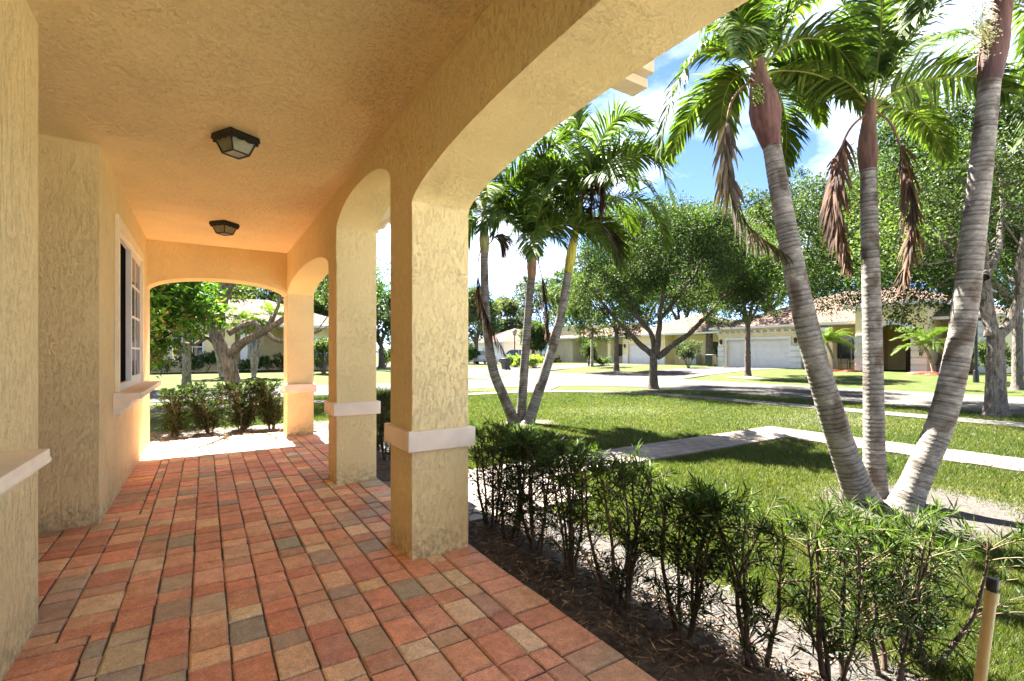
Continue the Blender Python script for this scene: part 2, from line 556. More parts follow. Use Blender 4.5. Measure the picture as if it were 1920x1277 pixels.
grid_mesh('ground', axis((-300, -40, 20), (-40, -8, 20), (-8, 1.5, 20), (1.5, 10, 110), (10, 18, 40), (18, 60, 60), (60, 400, 30)),
          axis((-200, -30, 16), (-30, -3, 20), (-3, 12, 160), (12, 24, 40), (24, 80, 60), (80, 500, 30)),
          lambda X, Y: gz(X, Y) - 0.6 * ss(-X, -1.52, -1.48) * (Y < 8.9) * (Y > -8) * (X > -9), M['ground'], soil)


def sheet(name, poly, lift, mat, step=1.0, side=0.06):
    """polygon laid on the terrain as a thin slab"""
    bm = bmesh.new()
    vs = [bm.verts.new((x, y, 0)) for x, y in poly]
    f = bm.faces.new(vs)
    bmesh.ops.triangulate(bm, faces=[f])
    bmesh.ops.subdivide_edges(bm, edges=[e for e in bm.edges if e.calc_length() > 8], cuts=6, use_grid_fill=True)
    for v in bm.verts: v.co.z = float(gz(v.co.x, v.co.y)) + lift
    bmesh.ops.recalc_face_normals(bm, faces=bm.faces)
    for fc in bm.faces:
        if fc.normal.z < 0: fc.normal_flip()
    b_ed = [e for e in bm.edges if e.is_boundary]
    r = bmesh.ops.extrude_edge_only(bm, edges=b_ed)
    for g in r['geom']:
        if isinstance(g, bmesh.types.BMVert): g.co.z -= side
    me = bpy.data.meshes.new(name); bm.to_mesh(me); bm.free()
    me.materials.append(mat)
    return tag(link(name, me), kind='structure')


def arc(cx, cy, r, a0, a1, n=10):
    return [(cx + r * math.cos(math.radians(a0 + (a1 - a0) * i / n)), cy + r * math.sin(math.radians(a0 + (a1 - a0) * i / n))) for i in range(n + 1)]


RX0, RX1 = 15.4, 21.6
# one sheet for the street and the side street, the near corner rounded
road_poly = [(RX0, -120)] + arc(RX0 - 4.6, 12.2, 4.6, 0, 90) + [(-80, 16.8), (-80, 22.3)] + [(10.9, 22.3)] + arc(11.5, 26.3, 4.0, -90, -5, 6) + [(RX0, 200), (RX1, 200), (RX1, -120)]
sheet('road', road_poly, 0.012, M['road'])
# sidewalk ribbon
sw = [(12.7, -60)] + arc(12.7 - 4.2, 10.0, 4.2, 0, 90) + [(-60, 14.2), (-60, 15.0)] + arc(13.5 - 5.0, 10.0, 5.0, 90, 0) + [(13.5, -60)]
sheet('sidewalk', sw, 0.02, M['walk'])
sheet('kerb_ramp', [(9.2, 14.75), (10.55, 14.25), (12.6, 16.2), (11.2, 16.75)], 0.024, M['walk'])
# driveways
sheet('driveway', [(RX1, 17.2), (26, 18.6), (35.9, 18.75), (35.9, 24.0), (26, 24.4), (RX1, 27)], 0.02, M['drive'])
sheet('driveway', [(RX1, 30.5), (27, 33), (38.9, 33.2), (38.9, 38.2), (27, 39), (RX1, 44)], 0.02, M['drive'])
sheet('driveway', [(RX1, 52), (26, 54), (40, 55), (40, 64), (26, 66), (RX1, 70)], 0.02, M['drive'])
sheet('driveway', [(13.0, 22.3), (RX0, 28), (RX0, 34), (12, 34), (11, 27)], 0.02, M['drive'])
# unseen pale driveway added beside and behind the camera, brightens the porch by bounce
M['pale'] = mat_road('bounce_concrete', (0.72, 0.69, 0.63), (2.4, 2.4), 0.6)
sheet('driveway', [(2.75, -0.75), (15.3, -0.75), (15.3, -13), (2.75, -13)], 0.022, M['pale'])
# L-shaped paver walk from the porch, laid as real pavers further down


# ------------------------------------------------------------------ pavers
def pavers(rects, z, cols, bev=0.010, gap=0.0032, rng=RNG, drop=0.06, jag=0.0022):
    """rects (n,4): x0,x1,y0,y1 -> arrays of bevelled blocks"""
    r = np.asarray(rects, float); n = len(r)
    x0, x1, y0, y1 = r.T
    g = gap
    zz = z + rng.normal(0, 0.0016, n)
    tx = rng.normal(0, 0.006, n); ty = rng.normal(0, 0.006, n)
    rings = []
    for ins, dz in ((g, -drop), (g, -bev * 0.9), (g + bev * 0.35, -bev * 0.3), (g + bev, 0.0)):
        cs = []
        for sx, sy in ((0, 0), (1, 0), (1, 1), (0, 1)):
            X = np.where(sx, x1 - ins, x0 + ins); Y = np.where(sy, y1 - ins, y0 + ins)
            j = rng.normal(0, jag, (n, 2))
            X = X + j[:, 0]; Y = Y + j[:, 1]
            Z = zz + dz + tx * (X - (x0 + x1) / 2) + ty * (Y - (y0 + y1) / 2)
            cs.append(np.stack([X, Y, Z], -1))
        rings.append(np.stack(cs, 1))
    V = np.stack(rings, 1)            # n,4rings,4,3
    base = (np.arange(n) * 16)[:, None]
    q = []
    for k in range(3):
        for c in range(4):
            d = (c + 1) % 4
            q.append(base + np.array([[k * 4 + c, k * 4 + d, (k + 1) * 4 + d, (k + 1) * 4 + c]]))
    q.append(base + np.array([[12, 13, 14, 15]]))
    alt = np.roll(cols, 7, 0)[rng.permutation(n)]
    bl = rng.uniform(0, 0.42, (n, 1, 4, 1)) * (rng.uniform(0, 1, (n, 1, 1, 1)) < 0.7)
    C = cols[:, None, None, :] * (1 - bl) + alt[:, None, None, :] * bl
    C = np.broadcast_to(C, (n, 4, 4, 3)).copy()
    C[:, :2] *= 0.8                     # grime on the block sides
    C[:, 2] *= 0.86
    C = C.reshape(-1, 3)
    return V.reshape(-1, 3), np.concatenate(q), C


PAL = np.array([(0.50, 0.165, 0.095), (0.55, 0.22, 0.135), (0.44, 0.135, 0.08), (0.52, 0.26, 0.165), (0.58, 0.34, 0.21),
                (0.57, 0.42, 0.28), (0.30, 0.23, 0.18), (0.37, 0.18, 0.115), (0.25, 0.215, 0.19), (0.68, 0.36, 0.11)])
PW = np.array([18, 18, 9, 15, 13, 11, 8, 8, 9, 2.5]); PW = PW / PW.sum()


def pick(n):
    c = PAL[RNG.choice(len(PAL), n, p=PW)]
    c = c * 0.88 + np.array([0.10, 0.088, 0.075])
    return c * np.array([1.38, 1.36, 1.22]) * (1 + RNG.normal(0, 0.08, (n, 1))) * (1 + RNG.normal(0, 0.03, (n, 3)))


def porch_rects():
    R = []
    w, S, Lg = 0.156, 0.134, 0.222

    off = [0.0]

    def field(x0, x1, y0, y1, yoff):
        k = 0; x = x0
        while x < x1 - 0.02:
            xe = min(x + w, x1)
            if x1 - xe < 0.05: xe = x1
            y = y0 - yoff - off[0]
            off[0] = (off[0] + RNG.normal(0.012, 0.02)) % 0.356
            i = 0
            while y < y1:
                l = (S, Lg)[i % 2]
                a, b = max(y, y0), min(y + l, y1)
                if b - a > 0.03: R.append((x, xe, a, b))
                y += l; i += 1
            x = xe; k += 1
    # soldier courses along the house wall, then a thin edging strip
    for (ya, yb) in ((-2.6, 2.95), (4.95, 8.78)):
        y = ya
        while y < yb - 0.02:
            R.append((-0.72, -0.452, y, min(y + 0.152, yb))); y += 0.152
        y = ya
        while y < yb - 0.02:
            R.append((-0.452, -0.374, y, min(y + 0.152, yb))); y += 0.152
    field(-2.6, -0.374, 2.95, 4.95, 0.05)
    field(-0.374, 1.30, -2.6, 8.78, 0.1)
    # edge course on the outside
    y = -2.6; i = 0
    while y < 8.78:
        l = (0.235, 0.152)[i % 2] ; i += 1
        e = min(y + l, 8.78)
        if e - y > 0.04: R.append((1.30, 1.53, y, e))
        y += l
    # end course
    x = -0.72
    while x < 1.53:
        e = min(x + 0.152, 1.53); R.append((x, e, 8.78, 8.93)); x += 0.152
    return R


rc = porch_rects()
V, q, C = pavers(rc, 0.0, pick(len(rc)))
tag(np_mesh('porch_floor', V, [q], M['paver'], None, C), kind='structure')
mb = MB(); mb.box(-2.7, 1.52, -2.62, 8.92, -0.3, -0.009)
tag(mb.build('porch_base', M['joint']), kind='structure')


def walk_rects():
    R = []
    def fill(x0, x1, y0, y1, along):
        k = 0
        if along == 'x':
            y = y0
            while y < y1 - 0.05:
                x = x0 - 0.12 * (k % 2)
                while x < x1:
                    a, b = max(x, x0), min(x + 0.235, x1)
                    if b - a > 0.03: R.append((a, b, y, min(y + 0.155, y1)))
                    x += 0.235
                y += 0.155; k += 1
        else:
            x = x0
            while x < x1 - 0.05:
                y = y0 - 0.12 * (k % 2)
                while y < y1:
                    a, b = max(y, y0), min(y + 0.235, y1)
                    if b - a > 0.03: R.append((x, min(x + 0.155, x1), a, b))
                    y += 0.235
                x += 0.155; k += 1
    fill(1.55, 3.1, 3.45, 5.05, 'x')
    fill(3.1, 7.9, 4.25, 5.05, 'x')
    fill(7.9, 8.83, -0.75, 5.05, 'y')
    return R


rc = walk_rects()
wc = 0.30 * np.array([(0.44, 0.345, 0.27), (0.50, 0.39, 0.30), (0.40, 0.33, 0.275), (0.46, 0.33, 0.245)])[RNG.integers(0, 4, len(rc))] * (1 + RNG.normal(0, 0.07, (len(rc), 1)))
V, q, C = pavers(rc, G0 + 0.03, wc, 0.008, 0.003)
tag(np_mesh('walkway', V, [q], M['paver'], None, C), kind='structure')
sheet('walkway_base', [(1.55, 3.45), (3.1, 3.45), (3.1, 4.25), (7.9, 4.25), (7.9, -0.74), (8.83, -0.74), (8.83, 5.05), (1.55, 5.05)], 0.012, M['joint'], side=0.03)

# mulch beds
def mulch(name, x0, x1, y0, y1, rag):
    xs = np.linspace(x0, x1, max(8, int((x1 - x0) / 0.05))); ys = np.linspace(y0, y1, int((y1 - y0) / 0.05))
    rs = np.random.default_rng(5)
    nz = rs.normal(0, 1, (len(ys), len(xs)))
    for _ in range(2):
        nz = (nz + np.roll(nz, 1, 0) + np.roll(nz, -1, 0) + np.roll(nz, 1, 1) + np.roll(nz, -1, 1)) / 5
    return grid_mesh(name, xs, ys, lambda X, Y: G0 + 0.022 + 0.03 * nz - 0.12 * ss(X, x1 - 0.2, x1 + 0.02) - rag * 0.12 * ss(Y, y1 - 0.3, y1), M['mulch'])


mulch('mulch_bed', 1.535, 2.2, -2.5, 3.42, 0)
mulch('mulch_bed', 1.535, 2.3, 5.1, 8.95, 0)
mulch('mulch_bed', -5.0, 2.3, 8.95, 10.4, 1)


def chips(name, boxes, n):
    nb = NB()
    pal = np.array([(0.09, 0.062, 0.045), (0.16, 0.11, 0.075), (0.05, 0.036, 0.03), (0.25, 0.18, 0.12), (0.36, 0.27, 0.18)])
    for (x0, x1, y0, y1), k in boxes:
        p = np.stack([RNG.uniform(x0, x1, k), RNG.uniform(y0, y1, k), G0 + RNG.uniform(0.02, 0.05, k)], -1)
        th = RNG.uniform(0, 2 * np.pi, k); L = RNG.uniform(0.01, 0.045, k); w = RNG.uniform(0.002, 0.006, k)
        dz = RNG.normal(0, 0.25, k) * L
        d = np.stack([np.cos(th) * L, np.sin(th) * L, dz], -1); s = np.stack([-np.sin(th) * w, np.cos(th) * w, RNG.normal(0, .002, k)], -1)
        V = np.stack([p - d, p + s, p + d + [0, 0, .004], p - s], 1).reshape(-1, 3)
        c = pal[RNG.choice(5, k, p=[.32, .26, .24, .13, .05])]
        nb.add(V, np.arange(4 * k).reshape(k, 4), None, np.repeat(c, 4, 0))
    o = nb.build(name, M['chip']); return tag(o, kind='stuff', label='dark wood chip mulch and twigs strewn under the hedge', cat='mulch')


chips('wood_chips', [((1.55, 2.15, -0.5, 3.4), 5200), ((-1.6, 2.0, 8.97, 10.2), 3500), ((2.1, 2.5, 0, 3.3), 500)], 0)

# ------------------------------------------------------------------ grass


def grass():
    n = 760000
    # sample in view: angle and distance
    a = RNG.uniform(-0.72, 1.4, n)
    u = RNG.uniform(0, 1, n)
    t = 1.9 * (17.5 / 1.9) ** (u ** 0.8)
    dx, dy = SY + CY * a, CY - SY * a
    x, y = dx * t, dy * t
    keep = (x > 1.9) | (y > 9.6)
    keep &= ~((x > 2.73) & (x < 15.32) & (y < -0.73))
    keep &= ~((x > 1.5) & (x < 3.12) & (y > 3.42) & (y < 5.08)) & ~((x > 3) & (x < 8.86) & (y > 4.22) & (y < 5.08)) & ~((x > 7.87) & (x < 8.86) & (y < 5.08))
    # sidewalk and road
    ang = np.hypot(x - 8.5, y - 10.0)
    insw = ((x > 12.67) & (x < 13.53) & (y < 10)) | ((y > 14.17) & (y < 15.03) & (x < 8.5)) | ((ang > 4.17) & (ang < 5.03) & (x > 8.5) & (y > 10))
    keep &= ~insw
    rr = np.hypot(x - (RX0 - 4.6), y - 12.2)
    inroad = (x > RX0 - .02) | (y > 16.78) | ((rr > 4.58) & (x > RX0 - 4.6) & (y > 12.2))
    keep &= ~inroad & ~((y > 14.2) & (x > 9.1 + (y - 14.7) * .95) & (x < 10.7 + (y - 14.3) * 1.05))
    sm = soil(x, y)
    keep &= RNG.uniform(0, 1, n) > sm * 1.25 - 0.1
    x, y, t, sm = x[keep], y[keep], t[keep], sm[keep]
    k = len(x)
    h = RNG.uniform(0.02, 0.055, k) * (1 - 0.35 * sm)
    w = 0.0016 + 0.00065 * t
    th = RNG.uniform(0, 2 * np.pi, k); lean = RNG.uniform(0.1, 0.9, k) * h
    ph = RNG.uniform(0, 2 * np.pi, k)
    p = np.stack([x, y, gz(x, y) - 0.004], -1)
    s = np.stack([np.cos(th) * w, np.sin(th) * w, np.zeros(k)], -1)
    tip = p + np.stack([np.cos(ph) * lean, np.sin(ph) * lean, h], -1)
    V = np.stack([p - s, p + s, tip], 1).reshape(-1, 3)
    pat = 0.5 + 0.5 * np.sin(x * 1.7 + np.sin(y * 1.3) * 2) * np.sin(y * 1.1 + 1.3 * np.sin(x * .9))
    pal = 0.56 * np.array([(0.042, 0.080, 0.011), (0.072, 0.110, 0.018), (0.112, 0.139, 0.030), (0.19, 0.172, 0.062), (0.23, 0.19, 0.095)])
    pat2 = 0.5 + 0.5 * np.sin(x * 4.1 + 2.2 * np.sin(y * 2.7 + x)) * np.sin(y * 3.3 + 1.9 * np.sin(x * 1.9))
    r = RNG.uniform(0, 1, k) * 0.58 + 0.26 * pat + 0.2 * pat2 + 0.4 * sm
    i = np.clip((r * 4.2).astype(int) - 0, 0, 4)
    # mostly greens
    i = np.where((i >= 3) & (RNG.uniform(0, 1, k) < 0.55), 2, i)
    c = pal[i] * (1 + RNG.normal(0, .12, (k, 1)))
    o = np_mesh('lawn_grass', V, [np.arange(3 * k).reshape(k, 3)], M['grass'], None, np.repeat(c, 3, 0))
    tag(o, kind='stuff', label='short mown sunlit lawn grass around the palms and walkway', cat='grass')


grass()

# ------------------------------------------------------------------ the porch and its house
WX0, WX1 = 1.1, 1.5          # arcade wall
HX = -0.685                  # house wall plane
CEIL = 2.9
house = thing('porch_house', (0, 4, 0), 'yellow stucco house whose arched porch with brick pavers fills the left of the view', 'house')


def ell(u, zs, r): return zs + r * max(0.0, 1 - abs(u) ** 2.15) ** 0.58


def wall_with_arches(name, spans, lo, hi, foot, fixed0, fixed1, along, top, skip_above=True):
    """spans: (a0,a1,spring,rise); solid elsewhere down to z=foot. along 'y': wall between x=fixed0..fixed1"""
    prof = [(lo, foot)]
    for a0, a1, zs, r in spans:
        c, h = (a0 + a1) / 2, (a1 - a0) / 2
        if a0 > lo + 1e-6: prof.append((a0, foot))
        n = 44
        for i in range(n + 1):
            u = -math.cos(math.pi * i / n)
            prof.append((c + u * h, ell(u, zs, r)))
        if a1 < hi - 1e-6: prof.append((a1, foot))
    if prof[-1][0] < hi - 1e-6: prof.append((hi, foot))
    bm = bmesh.new()
    def pt(a, f, z): return (f, a, z) if along == 'y' else (a, f, z)
    rows = []
    for f in (fixed0, fixed1):
        rows.append(([bm.verts.new(pt(a, f, z)) for a, z in prof], [bm.verts.new(pt(a, f, top)) for a, z in prof]))
    edges = []
    for i in range(len(prof) - 1):
        for (B, T) in rows:
            if abs(prof[i][0] - prof[i + 1][0]) > 1e-6:
                bm.faces.new((B[i], B[i + 1], T[i + 1], T[i]))
            else:
                pass
        bm.faces.new((rows[0][0][i], rows[0][0][i + 1], rows[1][0][i + 1], rows[1][0][i]))
    for B, T in rows:
        for i in range(len(prof) - 1):
            flat = abs(prof[i][1] - foot) < 1e-6 and abs(prof[i + 1][1] - foot) < 1e-6
            if not flat: edges.append((B[i].co.copy(), B[i + 1].co.copy()))
    bmesh.ops.remove_doubles(bm, verts=bm.verts, dist=1e-5)
    bmesh.ops.recalc_face_normals(bm, faces=bm.faces)
    me = bpy.data.meshes.new(name); bm.to_mesh(me); bm.free()
    me.materials.append(M['stucco_arch'])
    return link(name, me, house)


M['stucco_arch'] = M['stucco']
spans = [(-2.6, -0.54, 2.25, 0.215), (-0.12, 2.92, 2.25, 0.215), (3.34, 5.0, 2.53, 0.22), (5.37, 8.43, 2.25, 0.215)]
FOOT = 2.2
wall_with_arches('arcade_wall', spans, -2.6, 8.83, FOOT, WX0, WX1, 'y', 3.05)
wall_with_arches('end_wall', [(HX, WX0, 2.23, 0.19)], HX, WX0, 2.23, 8.43, 8.83, 'x', 3.05)


def column(y0, y1, label=None):
    bm = bmesh.new()
    V = [(WX0, y0), (WX1, y0), (WX1, y1), (WX0, y1)]
    lo = [bm.verts.new((x, y, -0.12)) for x, y in V]; hi = [bm.verts.new((x, y, FOOT)) for x, y in V]
    fs = [bm.faces.new((lo[i], lo[(i + 1) % 4], hi[(i + 1) % 4], hi[i])) for i in range(4)]
    bmesh.ops.recalc_face_normals(bm, faces=bm.faces)
    ve = [e for e in bm.edges if abs(e.verts[0].co.z - e.verts[1].co.z) > 1]
    bmesh.ops.bevel(bm, geom=ve, offset=0.006, segments=3, affect='EDGES', profile=0.5)
    me = bpy.data.meshes.new('column'); bm.to_mesh(me); bm.free(); me.materials.append(M['stucco'])
    c = link('column', me, house)
    m = MB(); e = 0.035
    m.box(WX0 - e, WX1 + e, y0 - e, y1 + e, 0.685, 0.815)
    m.build('band', M['band'], c, bevel=0.006)
    return c


for y0, y1 in ((-0.54, -0.12), (2.92, 3.34), (5.0, 5.37), (8.43, 8.83)):
    column(y0, y1)

# house walls with window opening
WY0, WY1, WZ0, WZ1 = 5.68, 7.59, 0.95, 2.46


def house_wall(ya, yb, win=None):
    m = MB()
    T = 0.22
    if win is None:
        m.box(HX - T, HX, ya, yb, -0.1, CEIL + 0.05)
    else:
        a, b, z0, z1 = win
        # one continuous facing sheet with the hole, plus reveals
        ys = [ya, a, b, yb]; zs = [-0.1, z0, z1, CEIL + 0.05]
        idx = {}
        for i, y in enumerate(ys):
            for k, z in enumerate(zs):
                idx[i, k] = len(m.v); m.v.append((HX, y, z))
        for i in range(3):
            for k in range(3):
                if (i, k) != (1, 1): m.f.append((idx[i, k], idx[i + 1, k], idx[i + 1, k + 1], idx[i, k + 1]))
        d = 0.1
        c4 = [(a, z0), (b, z0), (b, z1), (a, z1)]
        for i in range(4):
            p, q_ = c4[i], c4[(i + 1) % 4]
            m.add([(HX, *p), (HX, *q_), (HX - d, *q_), (HX - d, *p)], [(0, 1, 2, 3)])
        # ends
        for y, s in ((ya, 1), (yb, 1)):
            m.add([(HX, y, -0.1), (HX - T, y, -0.1), (HX - T, y, CEIL + 0.05), (HX, y, CEIL + 0.05)], [(0, 1, 2, 3)])
        m.add([(HX - T, ya, -0.1), (HX - T, yb, -0.1), (HX - T, yb, CEIL + 0.05), (HX - T, ya, CEIL + 0.05)], [(0, 1, 2, 3)])
    return m.build('house_wall', M['stucco_wall'], house)


house_wall(4.82, 8.83, (WY0, WY1, WZ0, WZ1))
house_wall(-2.6, 3.22, (0.31, 2.22, WZ0, WZ1))
# entry alcove and outer walls of the house body
m = MB(); m.box(-2.6, HX - 0.221, 4.82, 5.0, -0.1, CEIL + 0.05); m.build('alcove_wall', M['stucco'], house)
m = MB(); m.box(-2.6, HX - 0.221, 3.04, 3.22, -0.1, CEIL + 0.05); m.build('alcove_wall', M['stucco'], house)
m = MB(); m.box(-2.82, -2.602, 3.04, 5.0, -0.1, CEIL + 0.05); m.build('alcove_wall', M['stucco'], house)
m = MB(); m.box(-9, HX - 0.221, 8.65, 8.83, -0.1, CEIL + 0.05); m.build('gable_wall', M['stucco'], house)
m = MB(); m.box(-9, HX - 0.221, -2.6, -2.42, -0.1, CEIL + 0.05); m.build('gable_wall', M['stucco'], house)
# front door in the alcove
m = MB(); m.box(-2.6, -2.55, 3.55, 4.5, 0.0, 2.1)
d = m.build('door', M['white'], house, bevel=0.004)
m = MB(); m.tube([(-2.55, 4.4, 1.0), (-2.5, 4.4, 1.0)], [0.025, 0.03], 10); m.build('handle', M['black'], d)
# ceiling
m = MB(); m.box(-2.6, WX0 + 0.003, -2.6, 8.43 + 0.003, CEIL, CEIL + 0.04)
cm = stucco('ceiling_stucco', (0.90, 0.755, 0.42), (1, 1, 1), 0.8, 0.0, 22)
m.build('ceiling', cm, house)


def window(y0, y1, z0, z1):
    X = HX - 0.042
    tr = MB()
    w = 0.10; e = 0.028
    # stucco trim proud of the wall, mitred at the top
    tr.box(HX + 0.001, HX + e, y0 - w, y0, z0 - 0.0, z1 + w)
    tr.box(HX + 0.001, HX + e, y1, y1 + w, z0 - 0.0, z1 + w)
    tr.box(HX + 0.001, HX + e, y0, y1, z1, z1 + w)
    wn = tr.build('window', M['trim_cream'], house)
    f = MB(); b = 0.05
    f.box(X, X + 0.05, y0, y0 + b, z0, z1); f.box(X, X + 0.05, y1 - b, y1, z0, z1)
    f.box(X, X + 0.05, y0 + b, y1 - b, z0, z0 + 0.07); f.box(X, X + 0.05, y0 + b, y1 - b, z1 - b, z1)
    ym = (y0 + y1) / 2 - 0.06
    f.box(X + 0.002, X + 0.062, ym - 0.035, ym + 0.035, z0 + 0.07, z1 - b)
    f.build('frame', M['white'], wn, bevel=0.003)
    p = MB(); p.box(X + 0.008, X + 0.014, y0 + b, ym - 0.035, z0 + 0.07, z1 - b); p.build('pane', M['screen'], wn)
    s = MB(); sx = X + 0.022
    a0, a1, c0, c1 = ym + 0.035, y1 - b, z0 + 0.07, z1 - b
    s.box(sx, sx + 0.03, a0, a0 + 0.035, c0, c1); s.box(sx, sx + 0.03, a1 - 0.035, a1, c0, c1)
    s.box(sx, sx + 0.03, a0 + 0.035, a1 - 0.035, c0, c0 + 0.04); s.box(sx, sx + 0.03, a0 + 0.035, a1 - 0.035, c1 - 0.04, c1)
    for k in (1, 2, 3):
        zz = c0 + (c1 - c0) * k / 4
        s.box(sx + 0.004, sx + 0.026, a0 + 0.035, a1 - 0.035, zz - 0.011, zz + 0.011)
    am = (a0 + a1) / 2
    s.box(sx + 0.006, sx + 0.024, am - 0.011, am + 0.011, c0 + 0.04, c1 - 0.04)
    s.build('sash', M['white'], wn)
    p = MB(); p.box(sx + 0.010, sx + 0.016, a0 + 0.03, a1 - 0.03, c0 + 0.03, c1 - 0.03); p.build('pane', M['glass'], wn)
    # sill: slab on a cove moulding
    s = MB()
    pr = [(HX + 0.001, 0.76), (HX + 0.055, 0.76), (HX + 0.055, 0.80), (HX + 0.075, 0.812), (HX + 0.105, 0.83), (HX + 0.125, 0.855), (HX + 0.135, 0.885), (HX + 0.15, 0.9),
          (HX + 0.2, 0.9), (HX + 0.205, 0.912), (HX + 0.198, 0.925), (HX + 0.198, 0.95), (HX + 0.001, 0.957)]
    s.prism(pr, 'y', y0 - 0.22, y1 + 0.22)
    # step the moulding in at both ends
    sl = s.build('window_sill', M['band'], house, bevel=0.003, seg=1)
    g = MB(); g.box(X, HX + 0.0, y0, y1, 0.935, 0.951); g.build('sill_back', M['band'], sl)
    return wn


M['trim_cream'] = plain('cream_trim', (0.86, 0.79, 0.58), 0.7, 0.06, 4, bmp=0.2, bscale=90)
window(WY0, WY1, WZ0, WZ1)
window(0.31, 2.22, WZ0, WZ1)

# roof: soffit, fascia, sloping tile planes with stepped tile ends
m = MB()
EV = 2.0
m.prism([(WX1, 3.0), (EV - 0.1, 2.97), (EV - 0.1, 3.0), (WX1, 3.04)], 'y', -3.2, 9.3); m.build('soffit', M['white'], house)
m = MB(); m.box(-9, EV - 0.1, 8.832, 9.3, 2.98, 3.04); m.build('soffit', M['white'], house)
m = MB(); m.box(EV - 0.1, EV - 0.075, -3.2, 9.3, 2.92, 3.06); m.box(-9, EV - 0.1, 9.3, 9.325, 2.92, 3.06); m.build('fascia', M['white'], house)
m = MB()
m.add([(EV, -3.3, 3.10), (EV, 9.4, 3.10), (-3.5, 4.5, 5.0), (-3.5, 1.5, 5.0), (-9, 9.4, 3.10), (-9, -3.3, 3.10), (-9, 4.5, 5.0), (-9, 1.5, 5.0)],
      [(0, 1, 2, 3), (1, 4, 6, 2), (5, 0, 3, 7), (3, 2, 6, 7), (0, 5, 4, 1)])
rf = m.build('roof', M['tile'], house)
m = MB(); m.box(WX1 + .002, 2.04, 1.84, 1.95, 2.75, 2.80); m.box(WX1 + .002, 2.03, 1.785, 1.955, 2.802, 2.87); m.box(WX1 + .002, 2.0, 1.80, 1.94, 2.872, 2.99)
m.build('eave_bracket', plain('eave_timber', (0.50, 0.42, 0.29), 0.8, 0.12, 9), house, bevel=.004)
m = MB()
k = 0
y = -3.3
while y < 9.4:
    o = 0.0 if k % 2 == 0 else 0.05
    z = 3.0 + (0.0 if k % 2 == 0 else 0.022)
    m.prism([(EV - 0.2, z + 0.045), (EV + 0.0 + o, z - 0.02), (EV + 0.0 + o, z + 0.005), (EV - 0.2, z + 0.075)], 'y', y, y + 0.17)
    y += 0.17; k += 1
m.build('eave_tile', plain('eave_tile_ends', (0.62, 0.54, 0.44), 0.8, 0.15, 8), rf)


# ------------------------------------------------------------------ ceiling lights
def ceiling_light(x, y, label, rz):
    t = thing('ceiling_light', (x, y, CEIL), label, 'ceiling light', 'lanterns on the porch ceiling', math.radians(rz))
    m = MB(); h = 0.115
    m.frustum((x, y), CEIL - 0.04, h, h, CEIL - 0.001, h - 0.004, h - 0.004)
    # scalloped skirt hanging below the plate
    for s in range(4):
        pts = []
        n = 28
        for i in range(n + 1):
            u = -1 + 2 * i / n
            pts.append((u * (h - 0.012), CEIL - 0.052 - 0.011 * abs(math.sin(u * math.pi * 1.5))))
        poly = [(-(h - 0.012), CEIL - 0.04)] + pts + [((h - 0.012), CEIL - 0.04)]
        q = MB()
        q.prism(poly, 'y', -0.003, 0.003)
        for vv in q.v[:]:
            pass
        c, sn = (1, 0, -1, 0)[s], (0, 1, 0, -1)[s]
        V = [(x + vx * c - (vy + h - 0.01) * sn, y + vx * sn + (vy + h - 0.01) * c, vz) for vx, vy, vz in q.v]
        m.add(V, q.f)
    z0, z1, a0, a1 = CEIL - 0.04, CEIL - 0.135, h - 0.02, 0.062
    for sx in (-1, 1):
        for sy in (-1, 1):
            m.tube([(x + sx * a0, y + sy * a0, z0), (x + sx * a1, y + sy * a1, z1)], 0.006, 6)
    for sx, sy, ex, ey in ((-1, -1, 1, -1), (1, -1, 1, 1), (1, 1, -1, 1), (-1, 1, -1, -1)):
        m.tube([(x + sx * a1, y + sy * a1, z1), (x + ex * a1, y + ey * a1, z1)], 0.0065, 6)
    m.build('frame', M['black'], t)
    g = MB(); g.frustum((x, y), z1 + 0.003, a1 - 0.003, a1 - 0.003, z0, a0 - 0.004, a0 - 0.004)
    g.build('glass_shade', M['frost'], t)
    return t


ceiling_light(0.19, 4.09, 'black lantern ceiling light with frosted panes, the larger and nearer of the two', 30)
ceiling_light(0.20, 6.87, 'black lantern ceiling light with frosted panes, farther one by the end arch', 43)


# ------------------------------------------------------------------ vegetation
def leaves(nb, c, L, W, d, nrm, col):
    """diamond leaves: centre-base c, dir d, normal nrm"""
    s = np.cross(d, nrm); s /= np.linalg.norm(s, axis=1, keepdims=True) + 1e-9
    up = np.cross(s, d)
    L = L[:, None]; W = W[:, None]
    V = np.stack([c, c + d * L * 0.45 + s * W + up * L * 0.06, c + d * L, c + d * L * 0.45 - s * W + up * L * 0.06], 1).reshape(-1, 3)
    k = len(c)
    nb.add(V, np.arange(4 * k).reshape(k, 4), None, np.repeat(col, 4, 0))


def unit(a): return a / (np.linalg.norm(a, axis=-1, keepdims=True) + 1e-9)


